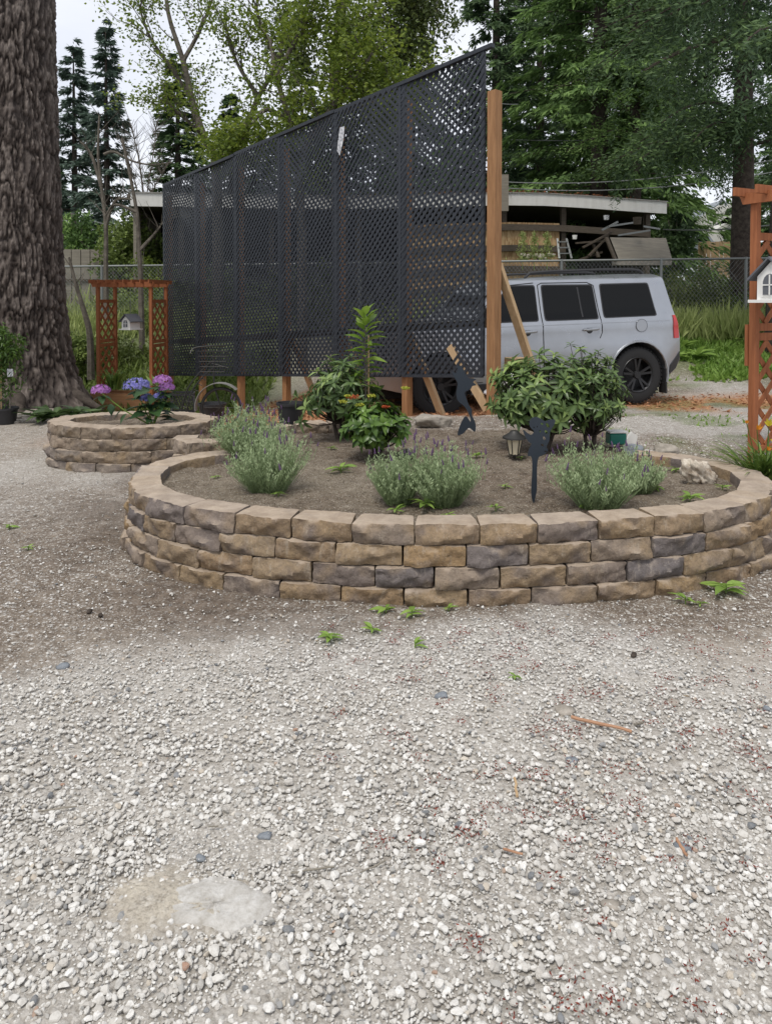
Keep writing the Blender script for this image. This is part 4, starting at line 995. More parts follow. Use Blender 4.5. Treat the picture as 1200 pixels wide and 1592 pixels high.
st = FR.lerp(FL, .305); c_ = Vector((st.x, st.y, zt(.305)-.40))+fnor*.075-so_
m = Matrix((fdir, -fnor, Vector((0, 0, 1)))).transposed().to_4x4()
ob_ = MB().add([(-.075, 0, .17), (.02, 0, .17), (.075, 0, -.10), (.02, 0, -.17), (-.055, 0, .02)], [(0, 1, 2, 3, 4)]).build('product_label', M['paper'], scr, loc=c_, rot=m.to_euler())
ob_['label'] = 'faded white paper label hanging near the top of the lattice'

# ------------------------------------------------------------------ arbors
def arbor(loc, rz, label, wdt=1.15, dep=.5, hh=2.1, slat_parts=True, box=True):
    t = empty('garden_arbor', loc, rz, label, 'arbor', None); ps = .052
    xs = (-wdt/2, wdt/2); ysd = (0, dep)
    for x_ in xs:
        for y_ in ysd: MB().box((x_-ps/2, y_-ps/2, -.05), (x_+ps/2, y_+ps/2, hh-.08)).build('post', M['red_wood'], t, bevel=.004)
        for z_ in (hh-.36, hh*.49, hh*.49+.07, .22) : MB().box((x_-.015, ps/2, z_), (x_+.015, dep-ps/2, z_+.055)).build('rail', M['red_wood'], t)
        pr = bpy.data.objects
        for (z0_, z1_) in ((.275, hh*.49), (hh*.49+.125, hh-.36)):
            hgt = z1_-z0_; W_ = dep-ps; pitch = .19
            for dn in (1, -1):
                s_ = -hgt+pitch*.6 if dn == 1 else pitch*.6
                while s_ < (W_ if dn == 1 else W_+hgt):
                    zs = []
                    for xx in (0, W_):
                        zz = (xx-s_)/dn
                        if 0 <= zz <= hgt: zs.append((xx, zz))
                    for zz in (0, hgt):
                        xx = s_+dn*zz
                        if 0 < xx < W_: zs.append((xx, zz))
                    s_ += pitch
                    if len(zs) < 2: continue
                    zs.sort(); (a0, b0), (a1, b1) = zs[0], zs[-1]
                    if math.hypot(a1-a0, b1-b0) < .05: continue
                    MB().beam((x_+.007*dn, ps/2+a0, z0_+b0), (x_+.007*dn, ps/2+a1, z0_+b1), .042, .007, Vector((1, 0, 0))).build('slat', M['red_wood'], t)
    for y_ in ysd:
        MB().prism([(-wdt/2-.07, hh-.10), (-wdt/2-.09, hh-.05), (-wdt/2-.11, hh-.02), (wdt/2+.07, hh-.02), (wdt/2+.07, hh-.05), (wdt/2+.05, hh-.10)], y_-.05, y_-.027).build('beam', M['red_wood'], t)
    for i in range(8):
        x_ = -wdt/2-.07+i*(wdt+.10)/7; MB().prism([(0, 0), (.022, 0), (.022, .06), (0, .06)], -.16, dep+.12).build('top_slat', M['red_wood'], t, loc=(x_, 0, hh-.045))
    if box:
        for x_ in (xs if not box == 'front' else ()):
            pass
        b_ = MB(); b_.box((-wdt/2-.03, -.22, -.05), (wdt/2-.0, -.195, .32)); b_.box((-wdt/2-.03, .20, -.05), (wdt/2, .225, .32)); b_.box((-wdt/2-.03, -.195, -.05), (-wdt/2-.005, .2, .32)); b_.box((wdt/2-.025, -.195, -.05), (wdt/2, .2, .32)); b_.box((-wdt/2-.005, -.195, .0), (wdt/2-.025, .2, .27))
        b_.build('planter_box', M['red_wood'] if box == 'red' else M['plank'], t)
    return t
M['plank'] = woodmat('brown_planter_board', (.24, .115, .05), (.40, .215, .11), axis=0)
Ya = 12.0; la = P(158, 640, Ya); LA = arbor((ray(150, 600).x*Ya+.47, Ya, la.z), R(-9), 'far reddish arbor with lattice sides and a planter box behind the round bed', .92, .54, 2.13)
ra = P(1169, 720, 5.35); th = R(-62)
off = Vector((-1.12/2*math.cos(th), -1.12/2*math.sin(th), 0))
RA = arbor(Vector((ra.x, ra.y, .10))-off, th, 'near reddish arbor with lattice side cut off by the right edge', 1.12, .5, 2.13, box=False)
# band clamp board on the near arbor post
MB().box((-1.12/2-.05, -.035, .86), (-1.12/2-.028, .04, 1.16)).build('mending_board', M['red_wood'], RA)

def birdhouse(loc, rz, s_, label, arch=True):
    t = empty('birdhouse', loc, rz, label, 'birdhouse'); t.scale = (s_,)*3
    MB().prism([(-.09, 0), (.09, 0), (.09, .14), (0, .23), (-.09, .14)], -.12, .12).build('box', M['white'], t)
    for sgn in (-1, 1):
        mb = MB(); mb.add([(0, -.15, .245), (sgn*.135, -.15, .115), (sgn*.135, .15, .115), (0, .15, .245), (0, -.15, .258), (sgn*.142, -.15, .125), (sgn*.142, .15, .125), (0, .15, .258)], [(0, 1, 2, 3), (4, 7, 6, 5), (0, 4, 5, 1), (2, 6, 7, 3), (1, 5, 6, 2), (0, 3, 7, 4)]); mb.build('roof_panel', M['shingle'], t)
        for i in range(6): mb = MB().box((0, -.15, 0), (.004, .15, .03)); 
    MB().box((-.13, -.15, -.018), (.13, .15, 0)).build('floor_board', M['white'], t)
    n = 8; arch_ = [(-.045, .03), (.045, .03), (.045, .10)]+[(.045*math.cos(a), .10+.055*math.sin(a)) for a in np.linspace(.2, math.pi-.2, 7)]+[(-.045, .10)]
    fr = MB().prism([(x_*1.35, (z_-.09)*1.2+.09) for x_, z_ in arch_], -.127, -.1205).build('window', M['white'], t)
    MB().prism(arch_, -.131, -.1275).build('pane', M['shingle'], fr)
    mu = MB(); mu.box((-.004, -.135, .03), (.004, -.1315, .15)); mu.box((-.045, -.135, .085), (.045, -.1315, .092)); mu.build('muntin', M['white'], fr)
    return t
p = P(204, 511, 12.1); bh = birdhouse(p, R(-24), .95, 'small white birdhouse with grey roof hanging inside the far arbor')
MB().tube([(0, 0, .25), (0, 0, .80)], .003, 5).build('hanging_wire', M['galv'], bh)
p = P(1217, 466, 5.15); bh = birdhouse(p, R(-62), 1.15, 'white birdhouse with shingled roof hanging from the near arbor')
MB().tube([(0, 0, .25), (0, 0, .58)], .0025, 5).build('hanging_wire', M['galv'], bh)

# ------------------------------------------------------------------ SUV
def paint_bd2(t, b):
    q = N(t); n1 = q.noise(q.coords(), 5, 4); q.l(q.ramp(n1, [(.3, (.34, .355, .38)), (.7, (.37, .385, .41))]), b.inputs['Base Color'])
    q.l(q.ramp(q.noise(q.coords(), 7, 5), [(.3, (.26,)*3), (.7, (.38,)*3)]), b.inputs['Roughness'])
M['silver'] = mat('silver_car_paint', (.34, .355, .38), .3, .75, .5, paint_bd2, coat=.6)
M['glass'] = mat('dark_tinted_glass', (.003, .0035, .004), .05, 0, .2)
M['tyre'] = mat('tyre_rubber', (.016, .016, .017), .85)
M['rim'] = mat('black_wheel_alloy', (.03, .03, .032), .4, .5)
M['tail'] = mat('red_lamp_lens', (.45, .012, .01), .15, 0, .6)
M['trim'] = mat('black_trim', (.022, .022, .024), .6)
car = empty('parked_suv', (.47, 10.08, -.03), R(15), 'silver boxy station wagon with dark windows parked behind the lattice screen', 'car')
car.scale = (1.04, 1.0, 1.06); car.rotation_euler = (0, R(-1.6), R(15))
AX = 2.70; RW = .355; ARC = .415
def arc_pts(cx_, n=14): return [(cx_+ARC*math.cos(a), .36+ARC*math.sin(a)) for a in np.linspace(R(-18), R(198), n)]
prof = [(-.86, .40), (-.88, .62), (-.86, .92), (-.72, 1.02), (.26, 1.10), (.40, 1.14), (.84, 1.52), (1.0, 1.60), (1.5, 1.638), (2.6, 1.65), (3.10, 1.642), (3.19, 1.60), (3.245, 1.40), (3.33, 1.10), (3.37, .98), (3.40, .80), (3.40, .52), (3.32, .40), (AX+ARC+.03, .30)]
prof += arc_pts(AX)[0:]+[(AX-ARC-.03, .24), (ARC+.03, .24)]+arc_pts(0)+[(-ARC-.03, .30)]
bm = bmesh.new(); HW = .86
v1 = [bm.verts.new((x_, -HW, z_)) for x_, z_ in prof]; v2 = [bm.verts.new((x_, HW, z_)) for x_, z_ in prof]; n = len(prof)
bm.faces.new(v1); bm.faces.new(v2[::-1])
for i in range(n): bm.faces.new((v1[i], v2[i], v2[(i+1) % n], v1[(i+1) % n]))
for zz in (.3, .42, .55, .70, .78, .86, .94, 1.0, 1.06, 1.09, 1.12, 1.18, 1.25, 1.33, 1.41, 1.48, 1.54, 1.575, 1.60, 1.62): bmesh.ops.bisect_plane(bm, geom=bm.verts[:]+bm.edges[:]+bm.faces[:], plane_co=(0, 0, zz), plane_no=(0, 0, 1))
for xx in (-.80, -.70, -.5, -.25, .5, 1.0, 1.3, 2.0, 2.5, 2.9, 3.05, 3.15, 3.22, 3.28, 3.33): bmesh.ops.bisect_plane(bm, geom=bm.verts[:]+bm.edges[:]+bm.faces[:], plane_co=(xx, 0, 0), plane_no=(1, 0, 0))
def hw(x_, z_):
    w_ = .845+.035*math.sin(math.pi*min(max((z_-.25)/.95, 0), 1))
    if z_ > 1.06: w_ -= .012*min((z_-1.06)/.04, 1)
    w_ += .012*math.exp(-((z_-1.0)/.05)**2)
    if z_ > 1.10: w_ -= (z_-1.10)*.20
    if z_ > 1.56: w_ -= ((z_-1.56)/.08)**1.6*.10
    if x_ > 3.0: w_ -= ((x_-3.0)/.4)**2*.10
    if x_ < -.35: w_ -= ((-.35-x_)/.5)**2*.16
    # flared arches
    for c_ in (0, AX):
        d = math.hypot(x_-c_, z_-.36)
        if d < .60 and z_ > .25: w_ += .022*max(0, 1-(max(d-.42, 0)/.16))
    return w_
for v in bm.verts:
    s_ = -1 if v.co.y < 0 else 1
    if abs(v.co.y) > .5: v.co.y = s_*hw(v.co.x, v.co.z)
bmesh.ops.recalc_face_normals(bm, faces=bm.faces)
me = bpy.data.meshes.new('body'); bm.to_mesh(me); bm.free(); me.polygons.foreach_set('use_smooth', [True]*len(me.polygons)); me.set_sharp_from_angle(angle=R(32))
ob('body', me, M['silver'], car)
def surf(name, poly, off, m, parent=car, side=-1, rnd=0.0):
    """a thin panel that follows the body side"""
    if rnd:
        pp = []
        k = len(poly)
        for i in range(k):
            a = Vector(poly[i-1]); b_ = Vector(poly[i]); c_ = Vector(poly[(i+1) % k])
            p0 = b_+(a-b_).normalized()*rnd; p1 = b_+(c_-b_).normalized()*rnd
            for t in (0, .33, .67, 1): pp.append(tuple(p0.lerp(b_, t).lerp(b_.lerp(p1, t), t)))
        poly = pp
    bm = bmesh.new(); bm.faces.new([bm.verts.new((x_, 0, z_)) for x_, z_ in poly])
    z0_, z1_ = min(p_[1] for p_ in poly), max(p_[1] for p_ in poly)
    for i in range(1, 6): bmesh.ops.bisect_plane(bm, geom=bm.verts[:]+bm.edges[:]+bm.faces[:], plane_co=(0, 0, z0_+(z1_-z0_)*i/6), plane_no=(0, 0, 1))
    ex = bmesh.ops.extrude_face_region(bm, geom=bm.faces[:]); nv = [g for g in ex['geom'] if isinstance(g, bmesh.types.BMVert)]; ns = set(nv)
    for v in bm.verts: v.co.y = side*(hw(v.co.x, v.co.z)+(off if v in ns else -.02))
    bmesh.ops.recalc_face_normals(bm, faces=bm.faces); me = bpy.data.meshes.new(name); bm.to_mesh(me); bm.free()
    me.polygons.foreach_set('use_smooth', [True]*len(me.polygons)); me.set_sharp_from_angle(angle=R(35)); return ob(name, me, m, parent)
def strip(mb, pts, wd, off, side=-1):
    for (x0, z0_), (x1, z1_) in zip(pts, pts[1:]):
        k = max(1, int(math.hypot(x1-x0, z1_-z0_)/.06))
        for i in range(k):
            a = (x0+(x1-x0)*i/k, z0_+(z1_-z0_)*i/k); b_ = (x0+(x1-x0)*(i+1)/k, z0_+(z1_-z0_)*(i+1)/k)
            mb.beam((a[0], side*(hw(*a)+off), a[1]), (b_[0], side*(hw(*b_)+off), b_[1]), wd, .004, Vector((0, 1, 0)))
wins = [[(.56, 1.10), (1.31, 1.10), (1.305, 1.52), (.96, 1.52)], [(1.42, 1.10), (2.145, 1.10), (2.11, 1.51), (1.415, 1.52)], [(2.25, 1.11), (3.00, 1.115), (2.93, 1.515), (2.24, 1.515)]]
for side in (-1, 1):
    for wi, wp in enumerate(wins):
        cxw = sum(p_[0] for p_ in wp)/4; czw = sum(p_[1] for p_ in wp)/4
        big = [(cxw+(x_-cxw)*1.045, czw+(z_-czw)*1.075) for x_, z_ in wp]
        fo = surf('window', big, .004, M['trim'], car, side, .035)
        g = surf('pane', wp, .009, M['glass'], fo, side, .035)
        if wi == 1: mb = MB(); strip(mb, [(1.93, 1.12), (1.90, 1.495)], .022, .012, side); mb.build('divider_bar', M['trim'], fo)
    mb = MB(); strip(mb, [(1.365, .40), (1.365, 1.08), (1.355, 1.53), (1.41, 1.555), (2.05, 1.55), (2.14, 1.51), (2.185, 1.08), (2.19, .92), (2.14, .82)], .010, .0015, side); mb.build('door_seam', M['dark'], car); mb = MB()
    strip(mb, [(.30, .42), (.30, .98), (.42, 1.10), (.90, 1.53), (1.30, 1.56)], .010, .0015, side); mb.build('door_seam', M['dark'], car); mb = MB(); strip(mb, [(.32, .38), (2.10, .38)], .007, .0015, side)
    mb.build('door_seam', M['dark'], car)
    for hx in (1.17, 2.03):
        hd = MB(); hd.tube([(hx-.11, side*(hw(hx, .95)+.012), .955), (hx-.08, side*(hw(hx, .95)+.040), .96), (hx+.06, side*(hw(hx, .95)+.042), .965), (hx+.10, side*(hw(hx, .95)+.014), .965)], [.012, .016, .017, .014], 8); hd.build('door_handle', M['silver'], car, True)
        MB().lathe([(.001, 0), (.045, 0), (.045, .002), (.001, .002)], 14, axis='y').build('handle_recess', M['trim'], car, loc=(hx-.02, side*(hw(hx, .95)+.002), .955))
    # rocker cladding
    surf('sill_trim', [(.47, .245), (AX-.47, .245), (AX-.47, .36), (.47, .36)], .012, M['trim'], car, side)
    # arch lips
    for c_ in (0, AX):
        mb = MB(); pts = [(c_+(ARC+.012)*math.cos(a), side*(hw(c_, .7)+.0), .36+(ARC+.012)*math.sin(a)) for a in np.linspace(R(-15), R(195), 18)]
        mb.tube(pts, .016, 6); mb.build('arch_lip', M['silver'], car, True)
    rr = MB(); pts = [(1.25, side*.60, 1.625), (1.33, side*.60, 1.685), (1.6, side*.60, 1.70), (2.3, side*.60, 1.71), (2.8, side*.60, 1.705), (2.92, side*.60, 1.69), (2.98, side*.60, 1.64)]
    rr.tube(pts, .017, 8); rr.build('roof_rail', M['trim'], car, True)
    tl = surf('tail_lamp', [(3.275, .80), (3.375, .80), (3.365, .95), (3.325, 1.10), (3.28, 1.10), (3.27, .95)], .012, M['tail'], car, side)
    mf = MB().box((AX+ARC-.02, side*.80-.10, .10), (AX+ARC+.0, side*.80+.06, .42)); mf.build('mud_flap', M['trim'], car)
    surf('rear_bumper_trim', [(AX+ARC+.05, .33), (3.31, .41), (3.385, .53), (3.39, .62), (3.2, .46), (AX+ARC+.07, .40)], .010, M['trim'], car, side)
MB().lathe([(.001, -.004), (.085, -.004), (.085, .004), (.080, .004), (.078, .0), (.001, .0)], 22, axis='y').build('fuel_flap', M['silver'], car, loc=(2.76, -hw(2.76, 1.0)-.002, .985))
MB().lathe([(.079, -.001), (.083, -.001), (.083, .003), (.079, .003)], 22, axis='y', cap=False).build('fuel_flap_seam', M['trim'], car, loc=(2.76, -hw(2.76, 1.0)-.007, .985))
mb = MB(); strip(mb, [(.40, .62), (2.16, .62)], .012, .001); strip(mb, [(.45, 1.035), (3.2, 1.035)], .010, .001); mb.build('side_crease', M['silver'], car)
MB().box((-.75, -.62, .22), (3.2, .62, .95)).build('underbody', M['dark'], car)
for c_ in (0, AX):
    for s_ in (-1, 1): MB().box((c_-.46, min(s_*.5, s_*.78), .36), (c_+.46, max(s_*.5, s_*.78), .70)) if 0 else None
# rear and front
MB().box((3.36, -.70, .46), (3.44, .70, .66)).build('rear_bumper', M['silver'], car, bevel=.02)
MB().add([(3.345, -.62, 1.10), (3.345, .62, 1.10), (3.262, .58, 1.46), (3.262, -.58, 1.46)], [(0, 1, 2, 3)]).build('rear_glass', M['glass'], car)
MB().add([(.395, -.70, 1.155), (.395, .70, 1.155), (.835, .62, 1.535), (.835, -.62, 1.535)], [(0, 1, 2, 3)]).build('windscreen', M['glass'], car)
MB().box((-.93, -.72, .36), (-.84, .72, .60)).build('front_bumper', M['silver'], car, bevel=.02)
gr = MB(); gr.box((-.895, -.45, .68), (-.87, .45, .88)); gr.build('grille', M['trim'], car)
for s_ in (-1, 1):
    MB().lathe([(.001, -.02), (.09, -.02), (.09, .01), (.001, .03)], 16, axis='y').build('headlight', M['cream_pane'], car, loc=(-.885, s_*.58, .80), rot=(0, 0, R(90)))
    mi = MB().box((.56, s_*.92-.09, 1.12), (.66, s_*.92+.09, 1.28)); mi.build('wing_mirror', M['trim'], car, bevel=.02)
def wheel(x_, s_):
    w_ = bpy.data.objects.new('wheel', None); link(w_, car); w_.location = (x_, s_*.765, RW)
    MB().lathe([(.23, -.10), (.30, -.112), (.345, -.095), (RW, -.06), (RW, .06), (.345, .095), (.30, .112), (.23, .10)], 40, axis='y', cap=False).build('tyre', M['tyre'], w_, True)
    tr = MB()
    for i in range(44):
        a = 2*math.pi*i/44
        for yy in (-.082, 0.0, .082): tr.box((-.014, yy-.022, RW-.006), (.014, yy+.022, RW+.004), Matrix.Rotation(a+(yy*1.2), 4, 'Y'))
    k_ = tr.build('tread', M['tyre'], w_); k_['kind'] = 'stuff'
    rm = MB(); rm.lathe([(.232, -.095), (.222, -.105), (.205, -.09), (.20, .06), (.06, .07), (.06, .08), (.001, .08)], 36, axis='y', cap=False); rm.build('rim', M['rim'], w_, True, loc=(0, 0, 0), rot=(0, 0, 0 if s_ < 0 else math.pi))
    for i in range(5):
        a = 2*math.pi*i/5+.3; 
        for da in (-.10, .10):
            d = Vector((math.cos(a+da), 0, math.sin(a+da))); e = Vector((math.cos(a+da*1.9), 0, math.sin(a+da*1.9)))
            MB().beam(d*.05+Vector((0, s_*.075, 0)), e*.21+Vector((0, s_*.095, 0)), .028, .020, Vector((0, 1, 0))).build('spoke', M['rim'], w_)
    MB().lathe([(.001, -.015), (.045, -.015), (.055, .01), (.001, .01)], 14, axis='y').build('hub_cap', M['rim'], w_, loc=(0, s_*.092, 0))
for x_ in (0, AX):
    for s_ in (-1, 1): wheel(x_, s_)

# ------------------------------------------------------------------ chain link fence
A = P(60, 418, 18.0); A2 = P(1230, 401, 15.8)
ch = empty('chain_link_fence', (A.x, A.y, float(ground_z(A.x, A.y))), 0, 'chain link fence with a grey top rail running behind the car', 'fence'); co = Vector(ch.location)
A.x -= 4; A.z = A.z; 
def cl(t, zf):
    p_ = A.lerp(A2, t); g_z = float(ground_z(p_.x, p_.y)); return Vector((p_.x, p_.y, g_z+(p_.z-g_z)*zf))-co
Lc = (A2-A).length
MB().tube([cl(i/30, 1) for i in range(31)], .024, 8).build('top_rail', M['galv'], ch, True)
for px in (1158, 1027, 872, 740, 560, 380, 160, 20):
    t = min(range(1001), key=lambda i: abs(600+F*(A.lerp(A2, i/1000)).x/(A.lerp(A2, i/1000)).y-px))/1000
    MB().tube([cl(t, -.05), cl(t, 1.02)], .032, 8).build('post', M['galv'], ch, True)
mb = MB(); pitch = .085; npx = int(Lc/pitch)
for i in range(npx):
    for dn in (1, -1):
        a_ = i*pitch/Lc; hh_ = 1.5; b2 = a_+dn*hh_*.9/Lc
        if 0 <= b2 <= 1 and 0 <= a_ <= 1:
            p0 = cl(a_, 0.0); p1 = cl(b2, 1.0); dd = p1-p0; wv = Vector((.0035, 0, 0)); n0 = len(mb.v)
            mb.add([p0-wv, p0+wv, p1+wv, p1-wv], [(0, 1, 2, 3)])
k_ = mb.build('wire_mesh', M['galv'], ch); k_['kind'] = 'stuff'

# ------------------------------------------------------------------ shed / carport
SL = P(203, 300, 19.5); SR = P(1036, 317, 22.0)
sh = empty('open_shed', (SR.x, SR.y, float(ground_z(SR.x, SR.y))), 0, 'long low open shed with stained white fascia and dark interior behind the fence', 'shed'); s0 = Vector(sh.location)
d = (SR-SL); d.z = 0; Ls = d.length; d.normalize(); nb_ = Vector((-d.y, d.x, 0))   # pointing back
ang = math.atan2(d.y, d.x)
def S(u, v, z): return SL+d*u+nb_*v+Vector((0, 0, z-SL.z))-s0   # u along from left, v back, absolute z
zT = (SL.z+SR.z)/2+.0; ztop = lambda u: SL.z+(SR.z-SL.z)*u/Ls+.22*math.exp(-((u-Ls*.72)/3.5)**2)
def zbar(name, u0, u1, v0, v1, za, zb__, m, parent=sh, slope=True):
    k = max(1, int((u1-u0)/1.2)); mb = MB()
    for i in range(k):
        ua, ub = u0+(u1-u0)*i/k, u0+(u1-u0)*(i+1)/k; oa, ob__ = (ztop(ua), ztop(ub)) if slope else (0, 0)
        V = [S(ua, v0, oa+za), S(ub, v0, ob__+za), S(ub, v1, ob__+za), S(ua, v1, oa+za), S(ua, v0, oa+zb__), S(ub, v0, ob__+zb__), S(ub, v1, ob__+zb__), S(ua, v1, oa+zb__)]
        mb.add(V, [(0, 3, 2, 1), (4, 5, 6, 7), (0, 1, 5, 4), (2, 3, 7, 6)]+([(3, 0, 4, 7)] if i == 0 else [])+([(1, 2, 6, 5)] if i == k-1 else []))
    return mb.build(name, m, parent)
zbar('fascia', 0, Ls, 0, .05, -.34, 0, M['dirty_white']); zbar('roof', -.1, Ls+.1, .06, 5.5, -.12, -.02, M['old_wood']); zbar('drip_edge', -.02, Ls+.02, -.03, .06, .002, .03, M['rust'])
MB().add([S(0, .0, ztop(0)-.34), S(0, 0, ztop(0)), S(0, 5.5, ztop(0)), S(0, 5.5, ztop(0)-.34)], [(0, 1, 2, 3)]).build('end_fascia', M['dirty_white'], sh)
zbar('ceiling', .1, Ls-.05, .06, 5.4, -.30, -.24, M['old_wood'])
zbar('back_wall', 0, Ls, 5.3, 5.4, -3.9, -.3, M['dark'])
zbar('side_wall', 0, .08, .4, 5.3, -3.9, -.3, M['grey_wood']); zbar('side_wall', Ls-.1, Ls, 1.2, 5.3, -3.9, -.3, M['old_wood'])
zbar('rafter_tail', .9, 1.5, .2, .6, -.62, -.34, M['grey_wood'])
uu = lambda px: (P(px, 360, 21.0).x-SL.x)/d.x
if 0: zbar('white_beam', uu(480), uu(765), .12, .2, -.78, -.50, M['dirty_white'])
for px in (300, 430, 560, 690, 790, 888, 1032): zbar('post', uu(px)-.07, uu(px)+.07, .25, .39, -3.9, -.34, M['old_wood'])
for za in (-.95, -1.55, -2.15, -2.7):
    zbar('wall_rail', uu(640), uu(888) if za < -1 else uu(1030), .14, .20, za-.09, za+.09, M['old_wood'])
zbar('strand_board', uu(640), uu(880), .23, .25, -3.9, -.80, M['osb'])
zbar('wall_rail', uu(888), uu(1034), .17, .23, -1.05, -.85, M['old_wood'])
# plywood sheets leaning at the shed mouth
bd1 = empty('leaning_plywood', P(995, 400, 20.0), 0, 'large weathered plywood sheet leaning outside the right half of the shed', 'plywood sheet')
o = Vector(bd1.location); V = [P(948, 370, 20.3)-o, P(1035, 371, 20.6)-o, P(1044, 402, 19.9)-o, P(962, 405, 19.7)-o]; th_ = Vector((0, .04, .02))
MB().add(V+[v+th_ for v in V], [(0, 1, 2, 3), (7, 6, 5, 4), (0, 4, 5, 1), (1, 5, 6, 2), (2, 6, 7, 3), (3, 7, 4, 0)]).build('sheet', M['grey_wood'], bd1)
MB().beam(P(942, 369, 19.9)-o, P(957, 406, 19.6)-o, .10, .05).build('edge_batten', M['old_wood'], bd1)
sb = empty('concrete_ledge', P(1000, 412, 19.7), 0, 'pale low board lying under the leaning plywood', 'board'); MB().box((-.75, 0, 0), (.75, .3, .17)).build('board', M['rock'], sb)
ld = empty('step_ladder', P(880, 400, 19.8), 0, 'small aluminium step ladder standing at the shed opening', 'ladder'); o = Vector(ld.location)
MB().beam(P(869, 402, 19.7)-o, P(866, 371, 20.1)-o, .05, .03).build('side_rail', M['galv'], ld); MB().beam(P(888, 402, 19.7)-o, P(880, 371, 20.1)-o, .05, .03).build('side_rail', M['galv'], ld)
for k in range(3): MB().beam(P(868.5-k, 394-k*9, 19.8+k*.1)-o, P(886-k*2.3, 394-k*9, 19.8+k*.1)-o, .06, .03).build('rung', M['galv'], ld)
rg = random.Random(5)
junk = [('lumber_pile', 'old dark timbers leaning inside the shed beside the plywood', [((905, 385), (952, 360)), ((915, 398), (945, 366)), ((900, 404), (935, 392)), ((930, 400), (922, 380)), ((895, 378), (945, 374))], 'old_wood'),
        ('pipe_bundle', 'grey pipes and bars stacked in the dark shed', [((945, 352), (985, 346)), ((935, 358), (960, 345)), ((960, 366), (1010, 358)), ((1000, 352), (1025, 356))], 'galv')]
for nm, lb, ls, m_ in junk:
    c0 = P(*ls[0][0], 20.6); t = empty(nm, c0, 0, lb, nm.replace('_', ' '))
    for (a_, b_) in ls: MB().beam(P(*a_, 20.7)-c0, P(*b_, 20.9)-c0, .09 if m_ == 'old_wood' else .04, .05).build('piece', M[m_], t)
for k, (px, py, wq, m_, lb, nm) in enumerate([(893, 372, 8, 'white', 'small white bucket beside the ladder in the shed', 'bucket'), (942, 342, 9, 'paper', 'pale tub stored high in the dark shed', 'tub'), (835, 402, 50, 'rock', 'pile of pale rubble in front of the strand board wall', 'rubble_pile'), (990, 349, 14, 'old_wood', 'dark crate on the shed rail at the right', 'crate')]):
    p_ = P(px, py, 20.0); s_ = wq/F*20/2
    if nm == 'rubble_pile':
        t = empty(nm, p_, 0, lb, 'rubble')
        for j in range(9): inst('rock', fast('rock', var[j % 6]*[.14, .12, .09], Fr, None, True), t, (rg.uniform(-s_, s_), rg.uniform(-.2, .2), rg.uniform(0, .1))).data.materials.append(M['rock'])
    else: tag(MB().lathe([(s_*.8, 0), (s_, s_*1.6), (s_*.9, s_*1.6), (s_*.7, .05)], 12).build(nm, M[m_], smooth=True, loc=p_), lb, nm)
# fallen needles on the roof
rg2 = np.random.default_rng(44); n = 1500; u_ = Ls*.55+rg2.normal(0, 1, n)*2.3+1.5; u_ = np.clip(u_, 0, Ls-.1); 
base = np.array([list(S(a_, b_, ztop(a_)+.02+c_)+s0) for a_, b_, c_ in zip(u_, rg2.uniform(.0, .9, n), rg2.uniform(0, .08, n))])
V, Fq, T = blades(base, rdir(n, rg2)*[1, 1, .3], rdir(n, rg2), .10, .035, rg2.uniform(0, 1, n)); M['litter'] = leafmat('rusty_needles', (.13, .045, .02), (.30, .12, .05), .9, 0)
tag(ob('roof_litter', fast('roof_litter', V, Fq, T), M['litter']), 'rusty brown fallen needles along the shed roof edge', 'leaf litter', kind='stuff')
# roof vent post, utility pole and cables
p_ = P(783, 300, 20.5); tag(MB().box((-.12, -.06, -.5), (.12, .06, .50)).build('roof_post', M['grey_wood'], loc=p_), 'short pale wooden stub standing on the shed roof beside the cedar post', 'post')
up_ = empty('utility_pole', P(115, 400, 34), 0, 'thin utility pole between the big trunk and the slim spruces', 'pole'); MB().tube([(0, 0, -3), (0, 0, 2.0)], .14, 8).build('pole', M['grey_bark'], up_)
for z_ in (1.7, 1.35): MB().box((-.5, -.06, z_), (.5, .06, z_+.09)).build('cross_arm', M['grey_bark'], up_)
def cable(a, b_, label, r=.018, sag=.35):
    pts = [a.lerp(b_, i/14)-Vector((0, 0, sag*4*(i/14)*(1-i/14))) for i in range(15)]; tag(MB().tube(pts, r, 5).build('overhead_cable', M['galv']), label, 'cable', None)
cable(P(770, 282, 24), P(1250, 238, 22), 'upper overhead cable running above the shed roof'); cable(P(770, 291, 24), P(1250, 258, 22), 'lower overhead cable just above the shed roof')
cable(P(770, 216, 28), P(1250, 180, 26), 'highest faint cable crossing the green conifers'); cable(P(770, 160, 26), P(805, 162, 26), 'short service cable beside the top of the cedar post', .015, .02)
cable(P(110, 331, 34), P(260, 346, 30), 'cable running right from the utility pole', .02); cable(P(1030, 357, 23), P(1250, 343, 19), 'white cable crossing in front of the distant house', .02, .1)
# old leaning board shed on the left
ow = empty('board_hut', P(135, 500, 21), R(6), 'small weathered grey board hut between the big trunk and the left arbor', 'hut')
w2 = 50/F*21/2; hh2 = 112/F*21
for k in range(5): MB().box((-w2*1.4+k*w2*.56, 0, -.3), (-w2*1.4+(k+1)*w2*.56-.02, .05, hh2)).build('board', M['grey_wood'], ow)
MB().box((-w2*1.5, .06, -.3), (w2*1.42, 2.4, hh2-.03)).build('wall', M['grey_wood'], ow); MB().beam((w2*1.4, -.05, hh2*.85), (w2*2.6, -.05, .2), .09, .05).build('prop', M['grey_wood'], ow)
MB().box((-w2*1.5, -.06, hh2*.56), (w2*1.42, -.005, hh2*.59)).build('batten', M['old_wood'], ow)
